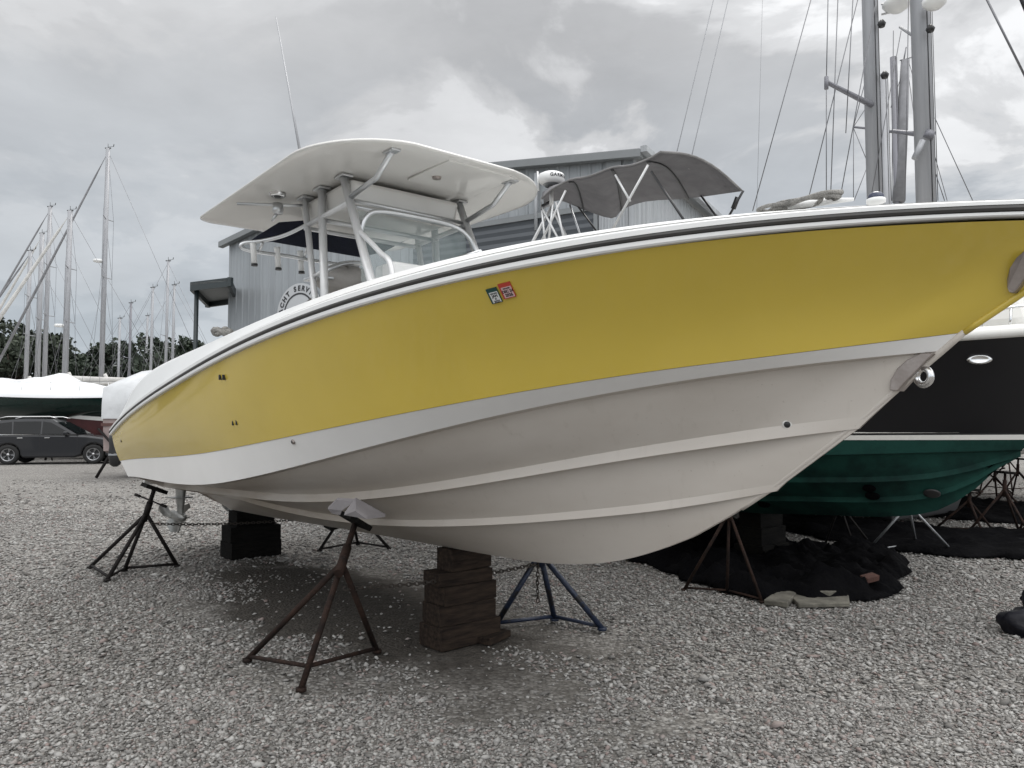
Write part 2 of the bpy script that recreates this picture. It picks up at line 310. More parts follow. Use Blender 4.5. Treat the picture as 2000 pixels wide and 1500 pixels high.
# ------------------------------------------------------------------ ground
def ground_material():
    m = bpy.data.materials.new('crushed_gravel'); m.use_nodes = True; t = m.node_tree; p = t.nodes['Principled BSDF']
    g = N(t, 'ShaderNodeNewGeometry'); P = g.outputs['Position']
    def noise(sc, det=5, ro=.6, dis=0):
        n = N(t, 'ShaderNodeTexNoise'); n.inputs['Scale'].default_value = sc; n.inputs['Detail'].default_value = det; n.inputs['Roughness'].default_value = ro
        n.inputs['Distortion'].default_value = dis; t.links.new(P, n.inputs['Vector']); return n.outputs['Fac']
    def ramp(x, st, mode='LINEAR'):
        r = N(t, 'ShaderNodeValToRGB'); cr = r.color_ramp; cr.interpolation = mode; t.links.new(x, r.inputs[0])
        while len(cr.elements) < len(st): cr.elements.new(.5)
        for e, (a, c) in zip(cr.elements, st): e.position = a; e.color = (*c, 1) if not isinstance(c, (int, float)) else (c, c, c, 1)
        return r.outputs[0]
    def mix(f, a, b, mode='MIX'):
        x = N(t, 'ShaderNodeMix', data_type='RGBA', blend_type=mode)
        for k, q in (('Factor', f), ('A', a), ('B', b)):
            if isinstance(q, (int, float)): x.inputs[k].default_value = q
            elif isinstance(q, tuple): x.inputs[k].default_value = (*q, 1)
            else: t.links.new(q, x.inputs[k])
        return x.outputs['Result']
    v = N(t, 'ShaderNodeTexVoronoi'); v.inputs['Scale'].default_value = 42; t.links.new(P, v.inputs['Vector'])
    bw = N(t, 'ShaderNodeSeparateColor'); t.links.new(v.outputs['Color'], bw.inputs[0])
    stone = ramp(bw.outputs[0], [(0.0, (.135, .127, .118)), (.35, (.215, .206, .194)), (.75, (.31, .30, .286)), (1, (.45, .443, .426))])
    edge = ramp(v.outputs['Distance'], [(0.0, 1.0), (.55, .75), (.95, .28)])
    stone = mix(1.0, stone, edge, 'MULTIPLY')
    dirt_shade_c = ramp(noise(14, 8, .7), [(.3, (.028, .025, .022)), (.7, (.075, .068, .060))])
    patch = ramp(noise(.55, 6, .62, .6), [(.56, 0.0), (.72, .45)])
    # worn, bare earth where the boats stand, thinning outwards; dirt colour deepened for the hull's shade
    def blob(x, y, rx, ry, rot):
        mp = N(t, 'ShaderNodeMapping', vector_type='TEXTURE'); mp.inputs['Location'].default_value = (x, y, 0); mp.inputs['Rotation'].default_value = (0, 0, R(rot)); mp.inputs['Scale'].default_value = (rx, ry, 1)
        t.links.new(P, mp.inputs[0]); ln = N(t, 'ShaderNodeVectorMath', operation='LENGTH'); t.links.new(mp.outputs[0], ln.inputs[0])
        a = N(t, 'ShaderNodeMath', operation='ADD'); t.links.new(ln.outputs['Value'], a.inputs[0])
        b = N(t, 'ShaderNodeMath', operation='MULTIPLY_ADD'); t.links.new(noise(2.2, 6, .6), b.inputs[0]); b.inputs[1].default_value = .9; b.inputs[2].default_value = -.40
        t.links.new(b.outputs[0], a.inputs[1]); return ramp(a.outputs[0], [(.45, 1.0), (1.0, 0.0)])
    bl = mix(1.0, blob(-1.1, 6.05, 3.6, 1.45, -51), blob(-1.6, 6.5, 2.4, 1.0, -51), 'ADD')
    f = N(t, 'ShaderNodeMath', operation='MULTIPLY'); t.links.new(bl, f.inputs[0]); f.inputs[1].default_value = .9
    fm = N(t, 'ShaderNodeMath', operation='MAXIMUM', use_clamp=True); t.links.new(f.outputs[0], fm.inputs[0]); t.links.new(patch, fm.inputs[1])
    c = mix(fm.outputs[0], stone, dirt_shade_c)
    tone = ramp(noise(.18, 3), [(.35, (.88, .87, .86)), (.65, (1.1, 1.09, 1.07))])
    c = mix(1.0, c, tone, 'MULTIPLY')
    t.links.new(c, p.inputs['Base Color']); p.inputs['Roughness'].default_value = .92; p.inputs['Specular IOR Level'].default_value = .25
    bp = N(t, 'ShaderNodeBump'); bp.inputs['Strength'].default_value = .9; bp.inputs['Distance'].default_value = .012; bp.invert = True
    t.links.new(v.outputs['Distance'], bp.inputs['Height']); t.links.new(bp.outputs[0], p.inputs['Normal'])
    return m
M['ground'] = ground_material()
def gheight(x, y):
    return 0.018 * np.sin(x * .8 + 1.3) * np.cos(y * .7) + 0.012 * np.sin(x * 2.1 + y * 1.7)
gx = np.concatenate([-np.geomspace(900, 14, 16), np.linspace(-12, 14, 105), np.geomspace(16, 900, 16)])
gy = np.concatenate([-np.geomspace(200, 4, 8), np.linspace(-3, 22, 101), np.geomspace(24, 1500, 20)])
g = MB()
def gh(x, y):
    k = 1.0 if (abs(x) < 13 and -3 < y < 22) else 0.0
    return k * float(gheight(x, y)) * .6 - 0.006
g.grid([[(x, y, gh(x, y)) for x in gx] for y in gy])
tag(g.build('ground', M['ground']), kind='structure')

def gravel():
    nst = []
    def add(n, y0, y1, size, dens_fn=None):
        y = np.sqrt(rng.uniform(y0 ** 2, y1 ** 2, n)); x = rng.uniform(-.74, .74, n) * y
        return x, y, rng.gamma(6, 1 / 6, n) * size
    X, Y, S = [], [], []
    for n, a, b, sz in ((72000, 1.9, 4.2, .0078), (78000, 4.0, 7.5, .0098), (52000, 7.2, 13, .0135), (9000, 12.5, 15.5, .016), (5000, 14, 20, .018), (700, 1.9, 7.0, .013)):
        x, y, s_ = add(n, a, b, sz); X.append(x); Y.append(y); S.append(s_)
    X = np.concatenate(X); Y = np.concatenate(Y); S = np.concatenate(S)
    # sparse where the earth is bare under the hull
    h = np.array([math.cos(R(-51)), math.sin(R(-51))]); d = np.stack([X + 1.1, Y - 6.05], 1)
    a = d @ h / 3.6; b = (d @ np.array([-h[1], h[0]])) / 1.4
    rr = np.sqrt(a * a + b * b) + (np.sin(X * 5.1 + np.cos(Y * 3.7) * 2) + np.sin(Y * 4.3 + X)) * .14
    clump = np.sin(X * 2.3 + np.sin(Y * 1.9) * 1.5) * np.sin(Y * 2.9 + np.cos(X * 1.3) * 2)
    keep = rng.uniform(0, 1, len(X)) < np.clip((rr - .55) / .40, .025, 1) * np.clip(.95 + .25 * clump, .75, 1)
    X, Y, S = X[keep], Y[keep], S[keep]; n = len(X)
    base = np.array([[1, 0, 0], [.3, .9, .1], [-.8, .6, -.1], [-.7, -.65, .1], [.35, -.95, 0], [0.1, .05, .75], [-.2, -.1, -.6], [.55, .1, .6]], float)
    F = np.array([[0, 1, 7], [1, 5, 7], [1, 2, 5], [2, 3, 5], [3, 4, 5], [4, 7, 5], [4, 0, 7], [1, 0, 6], [2, 1, 6], [3, 2, 6], [4, 3, 6], [0, 4, 6]])
    V = base[None] * (1 + rng.uniform(-.32, .32, (n, 8, 3)))
    V[:, :, 0] *= rng.uniform(.9, 1.7, n)[:, None]; V[:, :, 2] *= rng.uniform(.45, .9, n)[:, None]
    ta = rng.normal(0, .35, n); ca, sa = np.cos(ta)[:, None], np.sin(ta)[:, None]
    V = np.stack([V[:, :, 0] * ca - V[:, :, 2] * sa, V[:, :, 1], V[:, :, 0] * sa + V[:, :, 2] * ca], 2)
    tb = rng.uniform(0, 2 * np.pi, n); cb, sb = np.cos(tb)[:, None], np.sin(tb)[:, None]
    V = np.stack([V[:, :, 0] * cb - V[:, :, 1] * sb, V[:, :, 0] * sb + V[:, :, 1] * cb, V[:, :, 2]], 2)
    V *= S[:, None, None]
    V[:, :, 0] += X[:, None]; V[:, :, 1] += Y[:, None]; V[:, :, 2] += (gheight(X, Y) * .6 - .006 + S * .30)[:, None]
    me = bpy.data.meshes.new('gravel'); nv = n * 8; nf = n * 12
    me.vertices.add(nv); me.vertices.foreach_set('co', V.reshape(-1).astype(np.float32))
    idx = (F[None] + (np.arange(n) * 8)[:, None, None]).reshape(-1).astype(np.int32)
    me.loops.add(nf * 3); me.loops.foreach_set('vertex_index', idx)
    me.polygons.add(nf); me.polygons.foreach_set('loop_start', np.arange(0, nf * 3, 3, dtype=np.int32)); me.polygons.foreach_set('loop_total', np.full(nf, 3, np.int32))
    me.update(calc_edges=True)
    m = bpy.data.materials.new('gravel_stone'); m.use_nodes = True; t = m.node_tree; p = t.nodes['Principled BSDF']
    ge = N(t, 'ShaderNodeNewGeometry'); r = N(t, 'ShaderNodeValToRGB'); cr = r.color_ramp
    while len(cr.elements) < 6: cr.elements.new(.5)
    for e, (a, c) in zip(cr.elements, [(0, (.10, .095, .089)), (.25, (.18, .173, .164)), (.55, (.25, .242, .231)), (.66, (.21, .165, .152)), (.74, (.27, .263, .252)), (1, (.36, .353, .338))]):
        e.position = a; e.color = (*c, 1)
    t.links.new(ge.outputs['Random Per Island'], r.inputs[0]); t.links.new(r.outputs[0], p.inputs['Base Color'])
    p.inputs['Roughness'].default_value = .85; p.inputs['Specular IOR Level'].default_value = .3
    me.materials.append(m); o = bpy.data.objects.new('gravel', me); col.objects.link(o)
    tag(o, 'loose pale crushed stone spread over the yard', 'gravel', kind='stuff')
gravel()

# ------------------------------------------------------------------ the yellow boat
O = Vector((-.37, 5.08, 0)); ANG = -51
HX = Vector((math.cos(R(ANG)), math.sin(R(ANG)), 0)); SX = Vector((HX.y, -HX.x, 0))      # forward, starboard
def bsolve(u, v, b, Oo=None):
    """point of the pixel's ray at starboard offset b of the boat's centreline -> boat coordinates (x forward, y port, z)"""
    Oo = Oo or O; r = ray(u, v); t = (b - (C0 - Oo).dot(SX)) / r.dot(SX); p = C0 + r * t - Oo
    return Vector((p.dot(HX), -p.dot(SX), p.z))
def bz(u, v, z, Oo=None):
    p = gnd(u, v, z) - (Oo or O); return Vector((p.dot(HX), -p.dot(SX), z))
def bs(u, v, s_, Oo=None):
    Oo = Oo or O; r = ray(u, v); t = (s_ - (C0 - Oo).dot(HX)) / r.dot(HX); p = C0 + r * t - Oo
    return Vector((s_, -p.dot(SX), p.z))
def tow(p, Oo=None):
    p = Vector(p); return (Oo or O) + HX * p.x - SX * p.y + Vector((0, 0, p.z))
def Bf(bm, s0, sb, p, aft=0):
    return lambda s: max(0.0, bm * (1 - max(0, min(1.0, (s - s0) / (sb - s0))) ** p) - aft * max(0, -s - 1) ** 1.5)
def pv(c): return lambda s: float(np.polyval(c, s))
KS = np.array([-4.4, -3.2, -1.92, -.73, .26, .82, 1.14, 1.43, 1.70, 1.94, 2.15, 2.34, 2.61, 2.78, 2.86, 3.06, 3.25, 3.42, 3.62])
KZ = np.array([.515, .54, .582, .615, .638, .655, .687, .740, .826, .929, 1.048, 1.170, 1.366, 1.496, 1.562, 1.724, 1.888, 2.03, 2.19])
def keelz(s):
    # smooth (quadratic-weighted) interpolation of the keel and stem profile
    return float(np.mean([np.interp(s + d, KS, KZ) for d in (-.12, -.06, 0, .06, .12)])) if s < 1.8 else float(np.interp(s, KS, KZ))
LN = dict(
 sheer=(Bf(1.30, -1.0, 3.6, 2.4, .02), pv([2.5e-05, -0.000456, -0.002546, -0.00554, 0.105069, 1.987078]), -4.62, 3.60),
 top=(None, pv([0.00019, -0.000876, -0.005524, 0.003238, 0.077803, 2.119209]), -4.62, 3.50),
 ybot=(Bf(1.12, -1.2, 3.12, 2.0, .005), pv([-0.000595, -0.002776, 0.010578, 0.122031, 1.40819]), -4.58, 3.12),
 chine=(Bf(1.06, -1.5, 3.05, 1.9), pv([0.000145, -0.000515, -0.007883, 0.012869, 0.186814, 1.254622]), -4.34, 3.05),
 st1=(Bf(.72, -2, 2.72, 1.9), lambda s: float(np.polyval([-0.001777, -0.003229, 0.031448, 0.128257, 0.999828], max(s, -1.92))) + (.028 * (s + 1.92) if s < -1.92 else 0), -4.34, 2.70),
 st2=(Bf(.36, -1, 2.36, 2.2), lambda s: float(np.polyval([-0.000413, -0.000303, 0.025466, 0.089655, 0.804581], max(s, -3.12))) + (.02 * (s + 3.12) if s < -3.12 else 0), -4.34, 2.34),
 keel=(lambda s: 0.0, keelz, -4.34, 2.30))
NU = 110
US = [1 - (1 - i / (NU - 1)) ** 1.35 for i in range(NU)]
def line(name):
    b, z, s0, s1 = LN[name]; out = []
    ze = keelz(s1)
    for u in US:
        s = s0 + (s1 - s0) * u; zz_ = z(s)
        if name not in ('keel', 'sheer'): 
            w = max(0, (u - .9) / .1) ** 2; zz_ += (ze - z(s1)) * w
        out.append(Vector((s, -b(s), zz_)))
    return out
Lsh, Lyb, Lch, Ls1, Ls2, Lk = (line(k) for k in ('sheer', 'ybot', 'chine', 'st1', 'st2', 'keel'))
Ltop = []
for p in Lsh:
    z = LN['top'][1](p.x)
    aft = min(1, max(0, (p.x + 4.62) / .5))
    z = p.z + (z - p.z) * (0.35 + .65 * aft); z = max(z, p.z + .030)
    Ltop.append(Vector((p.x, -max(0, -p.y - .085), z)))
def off(L, db, dz, tip=.12):
    """move a line outboard by db (fading out at the stem) and up by dz"""
    return [Vector((p.x + (dz * 1.15 * max(0, 1 + p.y / .10) if L is not Lsh else 0), p.y - db * min(1, (-p.y) / tip + (0.0 if db < 0 else .25)), p.z + dz)) for p in L]
def strip(mb, A, B_, mi=0, sm=True): mb.grid([A, B_], mi, sm)
boat = thing('center_console_boat', 'yellow and white open fishing boat with white hardtop propped on jack stands', 'boat', (O.x, O.y, 0), R(ANG))
# yellow topside
Yt = off(Lsh, 0, -.036); Yb = off(Lyb, .004, .0)
rows = []
NT = 12
for k in range(NT + 1):
    t = k / NT; row = []
    for a, b, u in zip(Yb, Yt, US):
        p = a.lerp(b, t); c = (.055 * u ** 2 - .050 * (1 - u) ** 1.4 * min(1, .22 + u * 4.5)) * math.sin(math.pi * t) * min(1, -p.y / .15)
        row.append(Vector((p.x, p.y + c, p.z)))
    rows.append(row)
mb = MB(); mb.grid(rows); mb.mirror_y()
mb.poly([rows[k][0] for k in range(NT + 1)] + [Vector((p.x, -p.y, p.z)) for p in [rows[k][0] for k in range(NT, -1, -1)]])
mb.build('topside', M['yellow'], boat)
# white bottom with spray strakes
mb = MB()
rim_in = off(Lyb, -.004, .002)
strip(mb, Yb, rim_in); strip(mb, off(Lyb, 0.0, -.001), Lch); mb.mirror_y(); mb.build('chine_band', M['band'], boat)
mb = MB()
ch_in = off(Lch, -.055, -.004); strip(mb, Lch, ch_in)
for L_q in (Ls1, Ls2):
    for i_ in range(NU): L_q[i_].x += .035 * max(0, (US[i_] - .93) / .07) ** 2
s1t = off(Ls1, -.012, .052); s2t = off(Ls2, -.012, .040)
def panel(A, B_, bulge):
    rr = []
    for k in range(7):
        t = k / 6; rr.append([a.lerp(b, t) + Vector((0, -bulge * math.sin(math.pi * t) * min(1, -a.y / .3), 0)) for a, b in zip(A, B_)])
    mb.grid(rr)
panel(ch_in, s1t, .018)
strip(mb, s1t, Ls1); s1i = off(Ls1, -.05, .010); strip(mb, Ls1, s1i)
panel(s1i, s2t, .008)
strip(mb, s2t, Ls2); s2i = off(Ls2, -.04, .008); strip(mb, Ls2, s2i)
kk = [Vector((p.x, -.012, p.z)) for p in Lk]; panel(s2i, kk, .006); strip(mb, kk, Lk)
mb.mirror_y()
sec = [Lyb[0], Lch[0], ch_in[0], Ls1[0], Ls2[0], Lk[0]]
mb.poly(sec + [Vector((p.x, -p.y, p.z)) for p in sec[-2::-1]])
# stem: rounded bar closing the two sides
mb.tube([(s, 0, keelz(s) + .004) for s in np.linspace(2.2, 3.12, 24)], .013, 8)
mb.build('hull_bottom', M['bottom'], boat)
mb = MB(); mb.tube([(Yb[-1].x + (Yt[-1].x - Yb[-1].x) * t, 0, Yb[-1].z + (Yt[-1].z - Yb[-1].z) * t) for t in np.linspace(0, 1, 12)], .012, 8)
mb.build('stem_bar', M['yellow'], boat)
# gunwale and rub rail
FS = [min(1, max(.5, (q.z - p.z) / .09)) for p, q in zip(Lsh, Ltop)]
def offp(db, dz):
    o_ = off(Lsh, db, 0); return [Vector((p.x, p.y, p.z + (dz if abs(dz) <= .0125 else math.copysign(.0125 + (abs(dz) - .0125) * f_, dz)))) for p, f_ in zip(o_, FS)]
def prof(mb, offs, L=Lsh):
    for (a, b), (c, d) in zip(offs[:-1], offs[1:]): strip(mb, offp(a, b), offp(c, d))
mb = MB(); prof(mb, [(-.02, -.040), (.020, -.038), (.026, -.030), (.026, -.012)]); prof(mb, [(.026, .012), (.026, .034), (.020, .042), (-.004, .045), (-.006, .050), (.004, .052)])
e0 = offp(.004, .052)
strip(mb, e0, [a.lerp(b, .86) for a, b in zip(e0, Ltop)])
rr = [[a.lerp(b, .86) for a, b in zip(e0, Ltop)]]
for w, dz in ((0, 0), (.018, .003), (.05, .004), (.20, .005), (.23, -.01)):
    rr.append([Vector((p.x, -max(0, -p.y - w), p.z + dz)) for p in Ltop])
mb.grid(rr)
endl = [off(Lsh, -.02, -.04)[0], off(Lsh, .026, -.03)[0], off(Lsh, .026, .034)[0], off(Lsh, .004, .052)[0], Ltop[0], Vector((Ltop[0].x, Ltop[0].y + .23, Ltop[0].z))]
mb.poly(endl)
mb.mirror_y(); mb.build('gunwale', M['deck'], boat)
mb = MB(); prof(mb, [(.020, -.0125), (.031, -.008), (.034, 0), (.031, .008), (.020, .0125)]); mb.mirror_y(); mb.build('rub_rail', M['rubber'], boat)
# deck, cockpit liner and floor
mb = MB()
inn = [Vector((p.x, -max(0, -p.y - .23), p.z - .01)) for p in Ltop]
well = [Vector((p.x, p.y, p.z - (.62 if p.x < 1.2 else max(.02, .62 - (p.x - 1.2) * .9)))) for p in inn]
cen = [Vector((p.x, 0, p.z)) for p in well]
mb.grid([inn, well], 0, False); mb.grid([well, cen], 0, False); mb.mirror_y()
mb.poly([Vector((-4.60, y, z)) for y, z in ((-1.0, 1.05), (1.0, 1.05), (1.0, 1.42), (-1.0, 1.42))])
mb.build('cockpit_liner', M['deck'], boat)
# holes: pairs of vents, drains
def hullpt(u, v, lo, hi, lat0):
    """starboard side skin point under a pixel: bisect between the two lines"""
    best = None
    for k in range(NT + 1):
        t = k / NT
        for i in range(NU - 1):
            a = rows[k][i] if lo is Yb else lo[i].lerp(hi[i], t)
            w = tow(a); d = w - C0; dd = d.y * cp + d.z * sp
            uu = 1000 + FPX * d.x / dd; vv = 750 - FPX * (-d.y * sp + d.z * cp) / dd
            e = (uu - u) ** 2 + (vv - v) ** 2
            if best is None or e < best[0]: best = (e, lat0 if False else a, i)
    a = best[1]; return bsolve(u, v, -a.y), best[2]
def disc(mb, c, nrm, r, th, n=14, mi=0, sx=1.0, sy=1.0):
    q = Vector(nrm).normalized().to_track_quat('Z', 'Y').to_matrix().to_4x4(); Mx = Matrix.Translation(Vector(c)) @ q @ Matrix.Diagonal((sx, sy, 1, 1))
    mb.lathe([(0, th), (r * .8, th), (r, th * .5), (r, -th)], Mx, n, mi)
NRM = Vector((0, -1, 0))
for (u, v) in ((431, 737), (438, 737), (457, 826), (464, 825), (237, 861)):
    p, i = hullpt(u, v, Yb, Yt, 0); mb = MB()
    if v == 861: disc(mb, p, NRM, .016, .005)
    else: mb.box(p, (.014, .026, .034)); 
    mb.build('vent_hole' if v != 861 else 'fitting', M['black'], boat, .003)
for (u, v, r) in ((572, 863, .016), (1538, 829, .022)):
    lo, hi = (Lch, Lyb) if u < 1000 else (s1t, ch_in)
    p, i = hullpt(u, v, lo, hi, 0); n_ = Vector((.35 if u > 1000 else 0, -1, -.15)); mb = MB(); disc(mb, p, n_, r, .006)
    f = mb.build('through_hull_fitting', M['white'] if u > 1000 else M['dull_steel'], boat); mb = MB(); disc(mb, p + n_.normalized() * .003, n_, r * .62, .006); mb.build('opening', M['black'], f)
# registration stickers
pa, ia = hullpt(975, 571, Yb, Yt, 0)
i = ia; row6 = [rows[k][i] for k in (NT - 3, NT)]
tang = (rows[NT - 3][i + 2] - rows[NT - 3][i - 2]).normalized(); upv = (rows[NT][i] - rows[NT - 4][i]).normalized()
nrm = upv.cross(tang).normalized()
if nrm.y > 0: nrm = -nrm
upv = tang.cross(nrm).normalized()
if upv.z < 0: upv = -upv
Ms = Matrix((( tang.x, upv.x, nrm.x, 0), (tang.y, upv.y, nrm.y, 0), (tang.z, upv.z, nrm.z, 0), (0, 0, 0, 1)))
def sticker(u, v, w, h, outer, inner, words):
    p, i = hullpt(u, v, Yb, Yt, 0)
    ks = min(range(2, NT - 1), key=lambda k: (rows[k][i] - p).length); tg = (rows[ks][min(NU - 1, i + 2)] - rows[ks][i - 2]).normalized(); up_ = (rows[ks + 2][i] - rows[ks - 2][i]).normalized()
    nn = up_.cross(tg).normalized(); nn = -nn if nn.y > 0 else nn; up_ = tg.cross(nn).normalized(); up_ = -up_ if up_.z < 0 else up_
    p = rows[ks][i] + (p - rows[ks][i]) - nn * ((p - rows[ks][i]).dot(nn))
    T = Matrix.Translation(p + nn * .006) @ Matrix(((tg.x, up_.x, nn.x, 0), (tg.y, up_.y, nn.y, 0), (tg.z, up_.z, nn.z, 0), (0, 0, 0, 1))) @ Matrix.Rotation(R(3), 4, 'Z')
    def q(x0, y0, x1, y1, z): return [T @ Vector((a[0] * .74, a[1] * .82, a[2])) for a in ((x0, y0, z), (x1, y0, z), (x1, y1, z), (x0, y1, z))]
    mb = MB(); mb.prism(q(-w / 2, -h / 2, w / 2, h / 2, -.004), T.to_3x3() @ Vector((0, 0, .0050))); s_ = mb.build('registration_sticker', outer, boat)
    mb = MB(); mb.prism(q(-w / 2 + .012, -h / 2 + .004, w / 2 - .003, h / 2 - .022, .0011), T.to_3x3() @ Vector((0, 0, .0008))); mb.build('sticker_panel', inner, s_)
    for tx, y, sz in words: text('sticker_writing', tx, sz * .8, M['ink'], s_, T @ Matrix.Translation((.004, y * .88, .0022)), .0003, .0006)
sticker(970, 572, .075, .088, M['teal_st'], M['white_st'], (('VOID AFTER', .012, .008), ('JAN', -.002, .022), ('31', -.018, .014), ('2025', -.033, .020)))
sticker(991, 566, .085, .088, M['red_st'], M['pink_st'], (('VOID AFTER', .012, .008), ('DEC 24', -.004, .022), ('2026', -.024, .024)))
s_st = None
# bow eyes on their plates
def bow_plate(pts, name='bow_plate', hug=False):
    P = [bsolve(u, v, .030 if not hug else max(.03, -hullpt(u, v, Yb, Yt, 0)[0].y + .018)) for u, v in pts]; mb = MB(); mb.prism(P, (0, .060, 0)); return mb.build(name, M['dull_steel'], boat, .003)
bp = bow_plate([(1737, 762), (1739, 742), (1752, 720), (1772, 702), (1798, 690), (1824, 690), (1806, 706), (1792, 722), (1770, 744), (1752, 764)])
ce = bsolve(1797, 735, 0); mb = MB()
ring = [ce + Vector((math.cos(a) * .034 * .8 , math.sin(a) * .030, math.sin(a) * .0 + math.cos(a) * .034 * .5)) for a in np.linspace(0, 2 * math.pi, 20, endpoint=False)]
ce += Vector((.012, 0, -.002)); mb.tube([ce + Vector((math.cos(a) * .030, math.cos(a) * -.012, math.sin(a) * .030)) for a in np.linspace(0, 2 * math.pi, 24, endpoint=False)], .0125, 10, closed=True)
mb.tube([ce + Vector((-.05, 0, .03)), ce + Vector((-.015, 0, .012))], .013, 8)
mb.build('bow_eye', M['steel'], boat)
bow_plate([(1967, 562), (1966, 545), (1972, 524), (1985, 503), (2004, 488), (2030, 474), (2040, 478), (2034, 500), (2010, 530), (1990, 560), (1980, 572), (1971, 571)], hug=True)
mb = MB(); c2 = bsolve(2012, 530, 0); mb.tube([c2 + Vector((math.cos(a) * .03, 0, math.sin(a) * .034)) for a in np.linspace(0, 2 * math.pi, 20, endpoint=False)], .01, 8, closed=True); mb.build('bow_eye', M['steel'], boat)
# bow light on the rail
pl = bsolve(1711, 396, .22); mb = MB(); mb.lathe([(.0, .0), (.032, 0), (.033, .012), (.030, .014)], Matrix.Translation((pl.x, pl.y, pl.z)), 18); o_ = mb.build('bow_light', M['white_plastic'], boat)
mb = MB(); mb.lathe([(.028, .014), (.027, .026), (.018, .036), (.0, .040)], Matrix.Translation((pl.x, pl.y, pl.z)), 18); mb.build('lens', M['blue_lens'], o_)

# hardtop ------------------------------------------------------------
ZT = 3.2
def ht_outline(w, s0, s1, rc_f=.42, rc_a=.22, n=10):
    pts = []
    for (cx, cy, r, a0) in ((s1 - rc_f, -w + rc_f, rc_f, -90), (s1 - rc_f, w - rc_f, rc_f, 0), (s0 + rc_a, w - rc_a, rc_a, 90), (s0 + rc_a, -w + rc_a, rc_a, 180)):
        for k in range(n + 1):
            a = R(a0 + 90 * k / n); pts.append(Vector((cx + r * math.cos(a), cy + r * math.sin(a), 0)))
    return pts
def ht_z(p): return ZT + .035 - .035 * (p.y / 1.0) ** 2 - .02 * max(0, (p.x + .6)) ** 2
mb = MB(); OUT = ht_outline(.97, -2.62, .13, .56)
OUT = [Vector((p.x - (.10 * (p.y / 1.01) ** 2 if p.x > -1.2 else 0), p.y, 0)) for p in OUT]
ctr = Vector((-1.2, 0, 0)); rows_h = []
for k, (sc, dz) in enumerate(((.0, .0), (.3, 0), (.6, 0), (.85, .0), (.955, .0), (.985, .006), (1.0, .012), (1.0, .022), (.985, .034), (.93, .045), (.6, .07), (.0, .085))):
    row = []
    for p in OUT:
        q = ctr.lerp(p, sc); z0 = ht_z(q); row.append(Vector((q.x, q.y, z0 + dz)))
    rows_h.append(row)
mb.grid(rows_h, 0, True, False, True); ht = mb.build('hardtop', M['underside'], boat)
# raised panels, hatch and lights under the hardtop
def under(u, v, z=None): return bz(u, v, ZT + .03 if z is None else z)
mb = MB(); q = [under(*p, ZT + .02) for p in ((680, 352), (605, 392), (545, 408), (650, 345))]
c_h = (under(905, 350, ZT + .015)); 
hat = [Vector((c_h.x + x, c_h.y + y, ZT + .012)) for x, y in ((-.28, -.30), (.26, -.30), (.26, .30), (-.28, .30))]
mb.prism(hat, (0, 0, .02)); h_ = mb.build('hatch_panel', M['underside'], ht, .012)
mb = MB(); ph = under(853, 348, ZT + .004); mb.lathe([(0, -.006), (.03, -.006), (.034, .01)], Matrix.Translation(ph), 16); mb.build('latch', M['dull_steel'], h_)
for (u, v) in ((797, 404), (542, 381)):
    p = under(u, v, ZT + .0); mb = MB(); mb.lathe([(.0, -.004), (.03, -.010), (.052, -.012), (.062, -.004), (.062, .03)], Matrix.Translation(p), 22); q_ = mb.build('dome_light', M['steel'], ht)
    mb = MB(); mb.lathe([(.0, -.022), (.018, -.022), (.028, -.011)], Matrix.Translation(p), 16); mb.build('lens', M['black'], q_)
# flood light at the stern end of the hardtop on its bar
pa_ = under(463, 398, ZT - .03); pb_ = under(612, 402, ZT - .03)
mb = MB(); mb.tube([pa_, pb_], .012, 8); mb.build('spreader_bar', M['alu'], boat)
pf = under(543, 405, ZT - .05); mb = MB(); mb.lathe([(0, -.05), (.035, -.05), (.042, -.02), (.04, .03), (0, .03)], Matrix.Translation(pf), 16); mb.tube([pf + Vector((-.02, -.0, -.04)), pf + Vector((-.06, -.02, -.10))], .012, 8); mb.build('loudhailer', M['alu'], boat)
